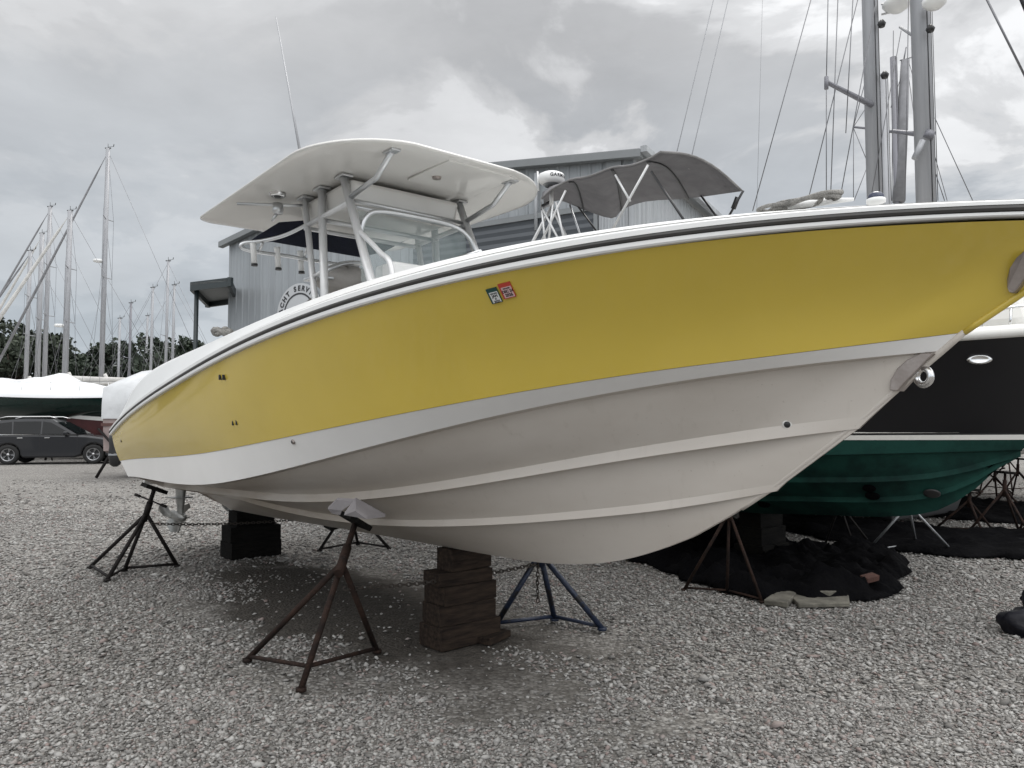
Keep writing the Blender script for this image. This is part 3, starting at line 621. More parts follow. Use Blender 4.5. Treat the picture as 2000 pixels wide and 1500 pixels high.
# frame pipes
FR = .5
def pipe(pts, r=.024, m='white_pipe', name='frame_pipe', n=12):
    mb = MB(); mb.tube(pts, r, n); return mb.build(name, M[m], boat)
def plate(c, w=.13, d=.09):
    mb = MB(); mb.box((c.x, c.y, ZT + .012), (w, d, .016)); return mb.build('mounting_plate', M['alu'], boat, .004)
FLOOR = 1.50
for sgn in (1, -1):
    top1 = Vector((-.70, -FR * sgn, ZT + .01)); mid1 = bsolve(725, 548, FR); mid1.y = -FR * sgn
    d1 = (mid1 - top1) / (mid1.z - top1.z); end1 = top1 + d1 * (FLOOR - top1.z)
    j1 = top1.lerp(mid1, .28)
    pipe([top1, end1], .030)
    top2 = Vector((-1.06, -FR * sgn, ZT + .01)); m2 = bsolve(634, 588, FR); m2.y = -FR * sgn; d2 = (m2 - top2) / (m2.z - top2.z); pipe([top2, top2 + d2 * (FLOOR - top2.z)], .030)
    top3 = Vector((-1.36, -FR * sgn, ZT + .01)); m3 = bsolve(614, 575, FR); m3.y = -FR * sgn; d3 = (m3 - top3) / (m3.z - top3.z); pipe([top3, top3 + d3 * (FLOOR - top3.z)], .024)
    for t_ in (top1, top2, top3): plate(t_)
    a = top1 + d1 * (-.20); b = top3 + d3 * (-.22); pipe([a, b], .02)
    a = top2 + d2 * (-.62); b = top3 + d3 * (-.64); pipe([a, b], .014)
    a = top2 + d2 * (-.95); b = top3 + d3 * (-.97); pipe([a, b], .014)
    # diagonal brace forward and the swept arm to the front of the hardtop
    br0 = top1 + d1 * (-.42); br1 = bsolve(765, 528, FR); br1.y = -FR * sgn
    mid = br0.lerp(br1, .62) + Vector((.02, 0, .01)); low = br1 + Vector((.05, 0, -.5))
    pipe(smooth_pts([br0, mid, br1, low], 6), .018)
    hd = Vector((-.04, -.49 * sgn, ZT + .012)); arm0 = top1 + d1 * (-.17)
    el = bsolve(735, 347, .49); el.y = -.49 * sgn; e1 = arm0.lerp(el, .86); e2 = el.lerp(hd, .25)
    pipe([arm0] + smooth_pts([e1, el, e2], 5) + [hd], .019, 'alu'); plate(hd, .12, .07)
z_a = 3.04
c1 = Vector((-.63, -FR, z_a)); 
for dz, ds, r in ((0, 0.0, .016), (-.05, .03, .014), ):
    pipe([Vector((-.62 + ds, -FR, 3.03 + dz)), Vector((-.62 + ds, FR, 3.03 + dz))], r, 'alu', 'cross_pipe')
hoop = smooth_pts([(-.52, -.47, 2.75), (-.50, -.42, 2.90), (-.50, -.30, 2.955), (-.50, 0, 2.965), (-.50, .30, 2.955), (-.46, .42, 2.88), (-.40, .47, 2.74)], 6)
pipe(hoop, .018, 'alu', 'windshield_hoop')
pipe([(-1.06, -FR, 2.98), (-1.06, FR, 2.98)], .018, 'alu', 'cross_pipe'); pipe([(-1.36, -FR, 2.98), (-1.36, FR, 2.98)], .018, 'alu', 'cross_pipe')
# overhead box and clear curtain around the helm
mb = MB(); mb.box((-1.09, 0, 3.115), (.84, .90, .17), None, 0, 1.05); mb.build('overhead_box', M['underside'], boat, .03)
mb = MB(); mb.poly([(-.45, -.46, 2.1), (-.45, .46, 2.1), (-.56, .46, 2.95), (-.56, -.46, 2.95)]); mb.poly([(-.45, .46, 2.1), (-1.0, .47, 2.1), (-1.02, .47, 2.95), (-.56, .46, 2.95)]); mb.build('clear_curtain', M['glass'], boat)
# navy canvas shade at the stern end
shp = [(490, 470), (500, 462), (545, 434), (600, 430), (672, 441), (760, 455), (792, 470), (750, 492), (704, 502), (612, 486), (532, 472), (500, 473)]
mb = MB(); mb.prism([bs(u, v, -1.95) for u, v in shp], (-.012, 0, 0)); mb.build('canvas_shade', M['navy'], boat)
# rod holder rail
def sb_(u, v): return bs(u, v, -1.80)
rail = smooth_pts([bs(612, 432, -1.45), bs(560, 458, -1.65), bs(515, 470, -1.80), bs(480, 474, -1.88), bs(470, 480, -1.90), bs(478, 487, -1.90), bs(500, 492, -1.88), bs(560, 500, -1.85), bs(606, 508, -1.80), bs(700, 522, -1.80)], 6)
pipe(rail, .015, 'alu', 'rod_rail')
pipe([bs(505, 492, -1.88), bs(513, 474, -1.75)], .012, 'alu', 'rail_bracket'); pipe([bs(592, 505, -1.82), bs(600, 485, -1.7)], .012, 'alu', 'rail_bracket')
for (u, v0, v1) in ((494, 475, 518), (541, 483, 526), (586, 490, 533)):
    a = bs(u, v0, -1.86); b = bs(u + 3, v1, -1.86); mb = MB(); mb.tube([a, a.lerp(b, .15), b], [.028, .024, .022], 14); hh = mb.build('rod_holder', M['white_plastic'], boat)
    mb = MB(); mb.tube([b + Vector((0, 0, .012)), b + Vector((0, 0, -.006))], .026, 14); mb.build('end_cap', M['black'], hh)
# console, windshield, leaning post, wheel
mb = MB(); mb.box((-.30, 0, 1.98), (.95, .82, .98), None, 0, .86); cons = mb.build('console', M['deck'], boat, .06)
mb = MB(); mb.box((-.50, 0, 2.53), (.26, .58, .12)); mb.build('instrument_pod', M['deck'], cons, .03)
mb = MB(); mb.box((-.635, -.14, 2.53), (.008, .22, .08)); mb.box((-.635, .14, 2.53), (.008, .22, .08)); mb.build('screen', M['darkglass'], cons)
mb = MB(); wc = Vector((-.86, -.1, 2.12)); mb.tube([wc + Vector((.03 * math.sin(a), .19 * math.cos(a), .19 * math.sin(a))) for a in np.linspace(0, 2 * math.pi, 24, endpoint=False)], .012, 8, closed=True)
for a in (90, 210, 330): mb.tube([wc, wc + Vector((.03 * math.sin(R(a)), .19 * math.cos(R(a)), .19 * math.sin(R(a))))], .009, 6)
mb.tube([wc, wc + Vector((.12, 0, 0))], .018, 8); mb.build('steering_wheel', M['steel'], cons)
mb = MB()
rw = []
for t in np.linspace(0, 1, 9):
    y = -.42 + .84 * t; rw.append([Vector((-1.52, y, 1.98)), Vector((-1.56, y, 2.2)), Vector((-1.52, y, 2.42 + .05 * math.sin(math.pi * t))), Vector((-1.40, y, 2.45 + .05 * math.sin(math.pi * t))), Vector((-1.30, y, 2.3)), Vector((-1.1, y, 2.17)), Vector((-1.08, y, 2.0)), Vector((-1.1, y, 1.6))])
mb.grid(rw); mb.build('helm_seat', M['seat'], boat)
seat_rail = smooth_pts([bsolve(634, 533, .44), bsolve(645, 524, .40), bsolve(672, 515, .25), bsolve(700, 514, .05), bsolve(712, 518, -.1)], 6)
pipe(seat_rail, .020, 'alu', 'seat_rail')
# covered seat front bulge seen through the frame
mb = MB(); cs = bsolve(678, 552, .16)
rowsS = []
for i_ in range(9):
    th = math.pi * i_ / 8
    rowsS.append([cs + Vector((.20 * math.sin(th) * math.cos(f_), .27 * math.sin(th) * math.sin(f_), .12 * math.cos(th) + (.015 * math.sin(5 * f_)))) for f_ in np.linspace(0, 2 * math.pi, 20, endpoint=False)])
mb.grid(rowsS, 0, True, False, True); mb.build('seat_cover', M['seat'], boat)
mb = MB(); pb = bsolve(622, 545, .42); mb.box(pb, (.22, .16, .025)); mb.build('shelf', M['alu'], boat, .008)
# pull-up cleats on the gunwale and flange bolts
for s_ in (-3.2, -.9, 1.35):
    i_ = min(range(NU), key=lambda k: abs(Ltop[k].x - s_)); q = Ltop[i_]; mb = MB(); mb.tube([q + Vector((-.09, .10, .03)), q + Vector((.09, .10, .03))], .010, 8)
    for dx in (-.03, .03): mb.tube([q + Vector((dx, .10, 0)), q + Vector((dx, .10, .03))], .009, 8)
    mb.build('cleat', M['steel'], boat)
# antenna
a0 = bsolve(588, 292, .86); a1 = bsolve(539, 33, .86)
a0.z = ZT + .05; mb = MB(); mb.tube([a0, a0.lerp(a1, .35), a1], [.010, .007, .0035], 8); an = mb.build('antenna', M['mast'], boat)
mb = MB(); mb.box(a0, (.07, .05, .05)); mb.build('antenna_base', M['steel'], an, .005)
# small scupper line on the gunwale
mb = MB(); pc = bsolve(652, 573, 1.12); mb.box(pc + Vector((0, -.005, 0)), (.05, .004, .008)); mb.build('snap', M['black'], boat)
# transom bracket and two outboards (only the lower units hang in view under the hull)
mb = MB(); mb.box((-4.62, 0, 1.02), (.50, 1.5, .34)); mb.build('engine_bracket', M['white'], boat, .04)
def outboard(yy):
    x = -5.0
    mb = MB()
    rr = []
    for z, sx, sy, dx in ((1.20, .22, .14, 0), (1.28, .28, .19, 0), (1.45, .33, .21, -.02), (1.62, .30, .20, -.03), (1.70, .20, .14, -.03)):
        rr.append([Vector((x + dx + sx * math.cos(a), yy + sy * math.sin(a), z)) for a in np.linspace(0, 2 * math.pi, 18, endpoint=False)])
    mb.grid(rr, 0, True, False, True); mb.poly(rr[-1]); mb.poly(rr[0][::-1]); ob = mb.build('outboard_motor', M['black'], boat)
    mb = MB()
    rr = []
    for z, sx, sy, dx in ((1.22, .15, .10, 0), (.9, .14, .07, .0), (.66, .12, .045, .0), (.58, .12, .035, .0), (.50, .10, .028, .0), (.44, .10, .026, 0)):
        rr.append([Vector((x + dx + sx * math.cos(a), yy + sy * math.sin(a), z)) for a in np.linspace(0, 2 * math.pi, 14, endpoint=False)])
    mb.grid(rr, 0, True, False, True)
    mb.prism([(x - .30, yy - .09, .60), (x - .30, yy + .09, .60), (x + .10, yy + .11, .62), (x + .14, yy, .62), (x + .10, yy - .11, .62)], (0, 0, .012))
    mb.lathe([(0, -.17), (.03, -.15), (.052, -.08), (.058, .05), (.050, .20), (.0, .22)], Matrix.Translation((x, yy, .40)) @ Matrix.Rotation(R(-90), 4, 'Y'), 16)
    mb.prism([(x + .10, yy - .006, .38), (x - .04, yy - .006, .38), (x - .10, yy - .006, .22), (x - .06, yy - .006, .21)], (0, .012, 0))
    mb.build('lower_unit', M['prop'], ob)
    mb = MB(); hub = Vector((x - .24, yy, .40))
    mb.lathe([(0, -.06), (.045, -.06), (.05, .06), (0, .07)], Matrix.Translation(hub) @ Matrix.Rotation(R(-90), 4, 'Y'), 14)
    for k in range(3):
        a0_ = R(30 + 120 * k); rws = []
        for rr_ in (.04, .09, .14, .18, .20):
            wd = .62 * math.sin(math.pi * min(.90, (rr_ + .03) / .235)); rws.append([hub + Vector((t_ * .11 * wd * 1.6, rr_ * math.cos(a0_ + t_ * wd), rr_ * math.sin(a0_ + t_ * wd))) for t_ in np.linspace(-1, 1, 7)])
        mb.grid(rws); mb.grid([[p + Vector((.006, 0, 0)) for p in r_] for r_ in rws])
    mb.build('propeller', M['prop'], ob)
outboard(-.36); outboard(.36)

# ------------------------------------------------------------------ ropes
def coil(name, label, c, rx, ry, turns, r, seed=1):
    rs = random.Random(seed); mb = MB()
    for k in range(turns):
        cx, cy = c[0] + rs.uniform(-.30, .30) * rx, c[1] + rs.uniform(-.25, .25) * ry; ph = rs.uniform(0, 6); fx, fy = rs.uniform(.72, 1.05), rs.uniform(.75, 1.05); tw = rs.uniform(-.15, .15)
        pts = []
        for i in range(26):
            a = 2 * math.pi * i / 26; x = rx * fx * math.cos(a); y = ry * fy * math.sin(a)
            pts.append(tow((cx + x * math.cos(tw) - y * math.sin(tw), cy + x * math.sin(tw) + y * math.cos(tw), c[2] + r + k * r * .35 + r * .6 * math.sin(a * 2 + ph) + .3 * r * math.sin(a * 5))))
        mb.tube(pts, r, 8, closed=True)
    return tag(mb.build(name, M['rope']), label, 'rope')
pr = bsolve(1560, 404, .38); pr2 = bsolve(1625, 398, .33)
coil('rope_coil', 'grey white mooring rope coiled loosely on the foredeck of the yellow boat', (pr.x, pr.y + .02, pr.z + .005), .135, .05, 4, .0078, 4)
pc_ = bsolve(433, 655, 1.16)
coil('rope_coil', 'small grey rope coil hung on the stern gunwale cleat of the yellow boat', (pc_.x, pc_.y, pc_.z), .075, .05, 4, .016, 2)
mb = MB(); q0 = bsolve(1480, 410, .5); q1 = bsolve(1660, 386, .32); q2 = bsolve(1600, 391, .36)
mb.tube([tow(p) for p in (bsolve(1530, 400, .40) + Vector((0, .03, 0)), q2 + Vector((0, .03, 0)), q1 + Vector((0, .03, 0)))], [.012, .014, .006], 8)
tag(mb.build('boat_hook', M['white_plastic']), 'thin white pole lying across the rope coil on the bow', 'pole')

# ------------------------------------------------------------------ jack stands
def jack_stand(label, feet, apex, pad, material, pad_n=None, mid=None, leg_r=.017, handle=True, group=None, pad_sz=(.26, .16), ring=True, mid_up=.04):
    feet = [Vector((f.x, f.y, .012)) for f in feet]; apex = Vector(apex); pad = Vector(pad); cen = sum(feet, Vector()) / len(feet)
    t = thing('jack_stand', label, 'jack stand', (cen.x, cen.y, 0), 0, group); o0 = Vector((cen.x, cen.y, 0))
    m = M[material] if isinstance(material, str) else material
    for f in feet:
        dirv = (apex - f).normalized(); mb = MB(); mb.tube([f - o0, apex - o0 - dirv * .0], leg_r, 8); mb.tube([f - o0 + Vector((0, 0, -.012)), f - o0 + Vector((0, 0, .008))], leg_r * 1.7, 8); mb.build('leg', m, t)
    if ring:
        n = len(feet)
        def fa(i_): return feet[i_].lerp(apex, mid_up if i_ in (1, 2) and n == 4 or i_ == 1 else .03) - o0
        for i_ in range(n - 1): mb = MB(); mb.tube([fa(i_), fa(i_ + 1)], leg_r * .72, 6); mb.build('base_brace', m, t)
    d = (pad - apex).normalized()
    mb = MB(); mb.tube([apex - o0 - d * .10, apex - o0 + d * min(.16, (pad - apex).length * .5)], leg_r * 1.55, 10); mb.build('sleeve', m, t)
    mb = MB(); mb.tube([apex - o0, pad - o0 - d * .02], leg_r * 1.05, 10); mb.build('screw_post', m, t)
    pn = Vector(pad_n).normalized() if pad_n else d
    q = pn.to_track_quat('Z', 'Y').to_matrix(); mb = MB(); mb.box(pad - o0 - pn * .02, (pad_sz[0], pad_sz[1], .035), q); mb.build('pad', M['timber2'], t, .004)
    if handle:
        c = apex - o0 + d * min(.19, (pad - apex).length * .55); sd_ = d.cross(Vector((0, 1, 0))).normalized()
        mb = MB(); mb.tube([c - sd_ * .12 + d * .03, c, c + sd_ * .12 - d * .03], .008, 6)
        for k in (-1, 1): mb.tube([c + k * sd_ * .115 - k * d * .03, c + k * sd_ * .17 - k * d * .045], .015, 8)
        mb.build('handle', m, t)
    return t
nearp = tow(bsolve(697, 1012, .56))
jack_stand('rusty jack stand nearest the camera with a folded foam sheet on its pad', [gnd(483, 1292), gnd(588, 1350), gnd(736, 1275)], at(668, 1100, 4.55), nearp, 'rust', (.45, .25, .8), handle=False, leg_r=.018, mid_up=.17)
rearp = tow(bsolve(303, 950, .96))
jack_stand('dark jack stand under the stern of the yellow boat left of the propeller', [gnd(176, 1110), gnd(209, 1135), gnd(243, 1116), gnd(346, 1107)], at(286, 1003, 7.55), rearp, 'dark_rust', (.3, .2, .9), leg_r=.019, pad_sz=(.34, .2))
padp = tow(Vector((-3.35, .80, .80)))
jack_stand('dark jack stand on the far side of the yellow hull', [gnd(624, 1077), gnd(699, 1064), gnd(760, 1073)], at(683, 985, 8.9), at(655, 1022, 8.5), 'dark_rust', (-.2, -.1, .9), handle=False, pad_sz=(.34, .2))
jack_stand('chipped blue jack stand behind the forward timber stack under the yellow bow', [gnd(968, 1224), gnd(1083, 1212), gnd(1176, 1231)], at(1055, 1080, 5.5), at(1052, 1035, 5.45), 'blue', (-.2, -.1, .9), handle=False, leg_r=.020, ring=True)
# folded foam sheet on the near stand
mb = MB(); c = nearp; px3 = HX; 
def fo(a, b, z): return c + HX * a + SX * b + Vector((0, 0, z))
P1 = [at(640, 994, 4.50), at(658, 977, 4.45), at(693, 979, 4.36), at(668, 997, 4.42)]
P2 = [at(672, 1006, 4.30), at(693, 977, 4.33), at(752, 1010, 4.32), at(716, 1014, 4.22), at(694, 998, 4.24)]
mb.prism(P1, (0, .02, .012)); mb.prism(P2, (0.0, .02, .014)); mb.prism([at(640, 994, 4.50), at(668, 997, 4.42), at(664, 1006, 4.45), at(648, 1003, 4.5)], (0, .01, 0))
tag(mb.build('foam_sheet', M['foam']), 'folded grey white foam sheet between the near jack stand and the hull', 'padding')

# timber stacks
PD = math.atan2(-SX.y, -SX.x)                     # port direction: timbers lie across the boat
def timber(label, c, ln, wd, z0, h, rot=0, m='timber', group='keel block timbers'):
    t_ = MB(); t_.box((0, 0, h / 2), (wd, ln, h))
    o_ = t_.build('timber_block', M[m], None, .004); o_.location = (c.x, c.y, z0); o_.rotation_euler = (0, 0, PD - R(90) + R(rot)); return tag(o_, label, 'timber', group)
cf = gnd(888, 1262); cf.z = 0; cf += Vector((.03, .12, 0))
zz0 = 0
for lab, ln, wd, h, rot, dx in (('wide bottom timber of the forward keel stack', .50, .25, .145, 3, 0), ('second timber from the ground in the forward keel stack', .44, .23, .13, -3, -.01), ('third timber from the ground in the forward keel stack', .43, .24, .12, 2, 0), ('fourth timber in the forward stack just below the small top block', .42, .21, .085, -2, -.02), ('small square block directly under the keel on the forward stack', .34, .17, .145, 4, .03)):
    timber(lab, cf - SX * dx, ln, wd, zz0, h, rot); zz0 += h + .001
cr_ = gnd(490, 1085); cr_.z = 0; zz0 = 0
for lab, ln, wd, h, rot in (('bottom black timber of the stern keel stack', .56, .34, .175, 2), ('middle black timber of the stern keel stack', .55, .34, .165, -2), ('narrower top black timber of the stern keel stack', .42, .28, .160, 0)):
    timber(lab, cr_, ln, wd, zz0, h, rot, 'timber2'); zz0 += h + .001
o_ = timber('splintered timber wedge lying on the gravel beside the forward stack', gnd(965, 1250), .26, .11, 0, .045, 20)

def chain(label, a, b, sag=.02, ln=.042, r=.0042, tail=None):
    a, b = Vector(a), Vector(b); n = int((b - a).length / (ln * .72)); mb = MB()
    pts = [a.lerp(b, k / n) - Vector((0, 0, sag * 4 * (k / n) * (1 - k / n))) for k in range(n + 1)]
    if tail: pts += [pts[-1] + Vector((.002 * math.sin(k), 0, -ln * .72 * k)) for k in range(1, tail)]
    for k in range(len(pts) - 1):
        p = (pts[k] + pts[k + 1]) / 2; d = (pts[k + 1] - pts[k]).normalized(); s1 = d.cross(Vector((0.1, .2, 1))).normalized(); s2 = d.cross(s1)
        w = (s1 * (.9 if k % 2 else .25) + s2 * (.25 if k % 2 else .9)).normalized()
        mb.tube([p + d * math.cos(q) * ln / 2 + w * math.sin(q) * ln * .27 for q in np.linspace(0, 2 * math.pi, 10, endpoint=False)], r, 5, closed=True)
    return tag(mb.build('chain', M['chain']), label, 'chain')
chain('rusty chain strung under the stern from the dark stand past the propeller', at(296, 1023, 7.5), at(700, 1000, 8.8), .05)
chain('rusty chain strung through the forward timber stack to the blue stand', at(672, 1150, 4.62), at(1050, 1101, 5.5), .03, tail=10)

# ------------------------------------------------------------------ black and green motor boat
O2 = O - SX * 4.0
b2 = thing('motor_cruiser', 'black motor boat with green bottom paint behind the yellow bow on jack stands', 'boat', (O2.x, O2.y, 0), R(ANG))
US2 = [i / 59 for i in range(60)]
def ln2(bm, s0, se, pw, z0, z1, zp=2.0, sa=-7.0):
    out = []
    for u in US2:
        s = sa + (se - sa) * u; b = bm * (1 - max(0, (s - s0) / (se - s0)) ** pw); out.append(Vector((s, -max(0, b), z0 + (z1 - z0) * u ** zp)))
    return out
sh2 = ln2(1.62, -2.5, 3.15, 2.2, 1.92, 2.16, 1.6); wl2 = ln2(1.42, -2.5, 2.14, 1.9, 1.28, 1.335)
ch2 = ln2(1.40, -2.5, 2.05, 1.9, 1.08, 1.255, 3); k2 = []
for u in US2:
    s = -7 + 9.02 * u; k2.append(Vector((s, 0, float(np.mean([np.interp(s + d_, [-7, -.33, .34, .83, 1.15, 1.4, 1.69, 1.88, 2.06, 2.3], [.50, .54, .59, .613, .651, .709, .894, 1.12, 1.297, 1.5]) for d_ in (-.08, 0, .08)])))))
k2[-1] = Vector((2.02, 0, 1.24))
def lerpL(A, B_, t, c=0): return [a.lerp(b, t) + Vector((0, c * math.sin(math.pi * t) * min(1, -a.y), 0)) for a, b in zip(A, B_)]
wlu = [p + Vector((0.02 * (i / 59), -.004, .052)) for i, p in enumerate(wl2)]
mb = MB(); mb.grid([lerpL(wlu, sh2, t, .10) for t in np.linspace(0, 1, 9)]); mb.mirror_y(); mb.poly([sh2[0], Vector((sh2[0].x, -sh2[0].y, sh2[0].z)), Vector((wlu[0].x, -wlu[0].y, wlu[0].z)), wlu[0]]); mb.build('topside', M['navyhull'], b2)
def band(A, B_, t0, t1, o_=.006): 
    q = []
    for t in (t0, t1): q.append([Vector((p.x, p.y - o_, p.z)) for p in lerpL(A, B_, t)])
    return q
wlA = [p + Vector((0, 0, .0)) for p in wl2]
mb = MB(); mb.grid([[p + Vector((0, -.004, .000)) for p in wl2], [p + Vector((0.01, -.005, .040)) for p in wl2]]); mb.grid([[p + Vector((0.015, -.010, .058)) for p in wl2], [p + Vector((0.02, -.011, .078)) for p in wl2]]); mb.mirror_y(); mb.build('boot_stripe', M['white'], b2)
mb = MB(); mb.grid([[p + Vector((0.01, -.001, .040)) for p in wl2], [p + Vector((0.012, -.001, .056)) for p in wl2]]); mb.mirror_y(); mb.build('stripe_gap', M['navyhull'], b2)
mb = MB(); q1_ = ch2; chin2 = [Vector((p.x, min(0, p.y + .05), p.z - .01)) for p in ch2]; mb.grid([wl2, lerpL(wl2, ch2, .5), ch2]); mb.grid([ch2, chin2])
last = chin2
for t in (.34, .67):
    A = lerpL(chin2, k2, t); Bq = [Vector((p.x, p.y - .012 * min(1, -p.y / .2), p.z - .045)) for p in A]; Cq = [Vector((p.x, min(0, p.y + .04), p.z + .004)) for p in Bq]
    mb.grid([last, A]); mb.grid([A, Bq]); mb.grid([Bq, Cq]); last = Cq
mb.grid([last, k2]); mb.mirror_y(); mb.build('hull_bottom', M['greenpaint'], b2)
mb = MB(); r2 = []
for db, dz in ((.0, -.03), (.035, -.02), (.035, .03), (.0, .05), (-.04, .07), (-.25, .09), (-3, .12)):
    r2.append([Vector((p.x, -max(0, -p.y + db * (1 if p.y < -.05 else .3)), p.z + dz)) for p in sh2])
mb.grid(r2); mb.mirror_y(); mb.build('gunwale', M['white'], b2)
# cabin trunk with windscreen
mb = MB(); mb.prism([(2.2, -.22, 2.20), (.6, -.75, 2.14), (-.6, -1.15, 2.10), (-5.5, -1.3, 2.05), (-5.5, 1.3, 2.05), (-.6, 1.15, 2.10), (.6, .75, 2.14), (2.2, .22, 2.20)], (-.12, 0, .42)); cb = mb.build('cabin', M['white'], b2, .08)
mb = MB(); mb.prism([(-.75, -1.05, 2.50), (-1.7, -1.08, 2.98), (-3.4, -1.08, 2.98), (-3.6, -1.08, 2.50)], (0, 2.12, 0)); w_ = mb.build('windscreen', M['darkglass'], cb, .03)
mb = MB(); mb.prism([(-1.6, -1.2, 2.98), (-4.3, -1.2, 2.98), (-4.3, 1.2, 2.98), (-1.6, 1.2, 2.98)], (0, 0, .07)); mb.build('cabin_roof', M['white'], cb, .03)
for (u, v) in ((1913, 702),):
    pp = bsolve(u, v, .53, O2); mb = MB()
    Mx = Matrix.Translation(pp) @ Vector((.5, -1, 0)).normalized().to_track_quat('Z', 'Y').to_matrix().to_4x4() @ Matrix.Diagonal((1.0, .42, 1, 1))
    mb.lathe([(.0, .012), (.05, .012), (.062, .018), (.085, .012), (.088, -.03)], Mx, 24); mb.build('porthole', M['steel'], b2)
for q0_, q1_ in (((1918, 652), (1920, 614)), ((1972, 648), (1975, 600))):
    mb = MB(); mb.tube([bsolve(*q0_, .42, O2), bsolve(*q1_, .42, O2)], .010, 8); mb.build('stanchion', M['steel'], b2)
mb = MB(); mb.tube([bsolve(1880, 620, .55, O2), bsolve(1975, 600, .42, O2), bsolve(2060, 590, .25, O2)], .012, 8); mb.build('bow_rail', M['steel'], b2)
for q0_, q1_ in (((1955, 646), (1996, 560)), ((1975, 645), (2016, 570))):
    mb = MB(); mb.tube([bsolve(*q0_, .1, O2), bsolve(*q1_, -.1, O2)], .018, 8); mb.build('windlass_strut', M['alu'], b2)
for (u, v, rr_, nm) in ((1815, 965, .055, 'through_hull_opening'), (1722, 958, .05, 'worn_patch'), (1690, 955, .045, 'worn_patch'), (1500, 975, .05, 'worn_patch')):
    best = None
    A3, B3 = lerpL(chin2, k2, .67), k2
    for i_ in range(20, 60):
        for t in np.linspace(0, 1, 9):
            for (A4, B4) in ((lerpL(chin2, k2, .34), A3), (A3, B3)):
                p = A4[i_].lerp(B4[i_], t); w_ = tow(p, O2) - C0; dd = w_.y * cp + w_.z * sp; e_ = (1000 + FPX * w_.x / dd - u) ** 2 + (750 - FPX * (-w_.y * sp + w_.z * cp) / dd - v) ** 2
                if best is None or e_ < best[0]: best = (e_, p)
    mb = MB(); disc(mb, best[1] + Vector((0, -.03, -.012)), Vector((.25, -1, -.75)), rr_, .008, 18, 0, 1.2, .8); mb.build(nm, M['black'] if nm[0] == 't' else M['tarp_b'], b2)
# bimini and its bows on the flybridge, radar on its pole
def b3(u, v, b): return bsolve(u, v, b, O2)
LAT = .85
# edge curves of canvas, near side (starboard) and far side, from the stern end to the bow end
near_e = [b3(1060, 392, .8), b3(1112, 352, .8), b3(1195, 325, .8), b3(1262, 316, .8), b3(1300, 298, .8), b3(1345, 300, .8)]
A_ = [(1058, 388), (1075, 372), (1112, 352), (1150, 345), (1195, 328), (1230, 324), (1264, 312), (1290, 297)]
B_ = [(1062, 402), (1092, 390), (1140, 408), (1195, 425), (1215, 408), (1262, 392), (1345, 386), (1448, 372)]
lo_ = [b3(u, v, .72) for u, v in A_]; hi_ = []
# far edge lies at a constant distance across the boat
for (u, v), p in zip(B_, lo_):
    hi_.append(b3(u, v, -.72))
mb = MB()
rws = []
for t in np.linspace(0, 1, 11):
    row = []
    for a, b in zip(lo_, hi_):
        p = a.lerp(b, t); p.z += .14 * math.sin(math.pi * t); row.append(p)
    rws.append(smooth_pts(row, 3))
mb.grid(rws)
can = mb.build('bimini_canvas', M['greycanvas'], b2); so = can.modifiers.new('solid', 'SOLIDIFY'); so.thickness = .012
RW = rws
for ci, nm in ((2 * 3, 'bimini_bow'), (4 * 3, 'bimini_bow'), (6 * 3, 'bimini_bow')):
    mb = MB(); mb.tube([RW[k][min(ci, len(RW[0]) - 1)] + Vector((0, 0, -.022)) for k in range(len(RW))], .013, 8); mb.build(nm, M['black'], b2)
for k_, nm in ((0, 'hem'), (len(RW) - 1, 'hem')):
    mb = MB(); mb.tube([p + Vector((0, 0, .004)) for p in RW[k_]], .012, 6); mb.build(nm, M['canvas_trim'] if k_ == 0 else M['greycanvas'], can)
mb = MB(); mb.tube([RW[k][-1] for k in range(len(RW))], .014, 6); mb.build('hem', M['canvas_trim'], can)
fp = [RW[0][0], RW[1][0], RW[2][0]]; mb = MB(); mb.grid([[p + Vector((0, 0, 0)) for p in fp], [p + Vector((.05, -.06, -.07)) for p in fp], [p + Vector((.0, -.02, -.15)) for p in fp], [p + Vector((.12, .02, -.12)) for p in fp]]); fl = mb.build('loose_flap', M['canvas_trim'], can); fl.modifiers.new('solid', 'SOLIDIFY').thickness = .01
def b2pipe(a, b, r=.013, m='alu', mid=None):
    mb = MB(); mb.tube([a, b] if mid is None else smooth_pts([a, mid, b], 6), r, 8); return mb.build('bimini_pole', M[m], b2)
DZ = 3.42
for (u0, v0, u1, v1, m_) in ((1266, 322, 1205, 432, 'white_pipe'), (1202, 342, 1230, 392, 'white_pipe'), (1105, 372, 1062, 462, 'white_pipe'), (1058, 405, 1064, 466, 'white_pipe'), (1080, 400, 1072, 466, 'white_pipe'), (1058, 405, 1088, 462, 'white_pipe'), (1086, 395, 1100, 460, 'white_pipe'), (1272, 335, 1336, 430, 'black')):
    a = b3(u0, v0, .72); b = b3(u1, v1, .72); d = b - a; b = b + d * (.35 if v1 > 400 else .02); b2pipe(a, b, .014, m_)
for (u0, v0, u1, v1, m_) in ((1113, 400, 1132, 455, 'alu'), (1128, 402, 1164, 450, 'black'), (1362, 372, 1400, 424, 'black'), (1452, 372, 1426, 418, 'black')):
    a = b3(u0, v0, -.70); b = b3(u1, v1, -.70); d = b - a; b = b + d * .4; b2pipe(a, b, .014, m_)
mb = MB(); mb.tube([b3(1441, 385, -.7), b3(1432, 408, -.7)], .03, 8); mb.build('strap', M['black'], b2)
pr0 = b3(1077, 352, .2)
mb = MB(); mb.lathe([(0, -.10), (.20, -.10), (.26, -.075), (.315, -.02), (.32, .06), (.30, .115), (.22, .15), (0, .165)], Matrix.Translation(pr0) @ Matrix.Diagonal((.56, .56, .62, 1)), 32); rd = mb.build('radar_dome', M['white_plastic'], b2)
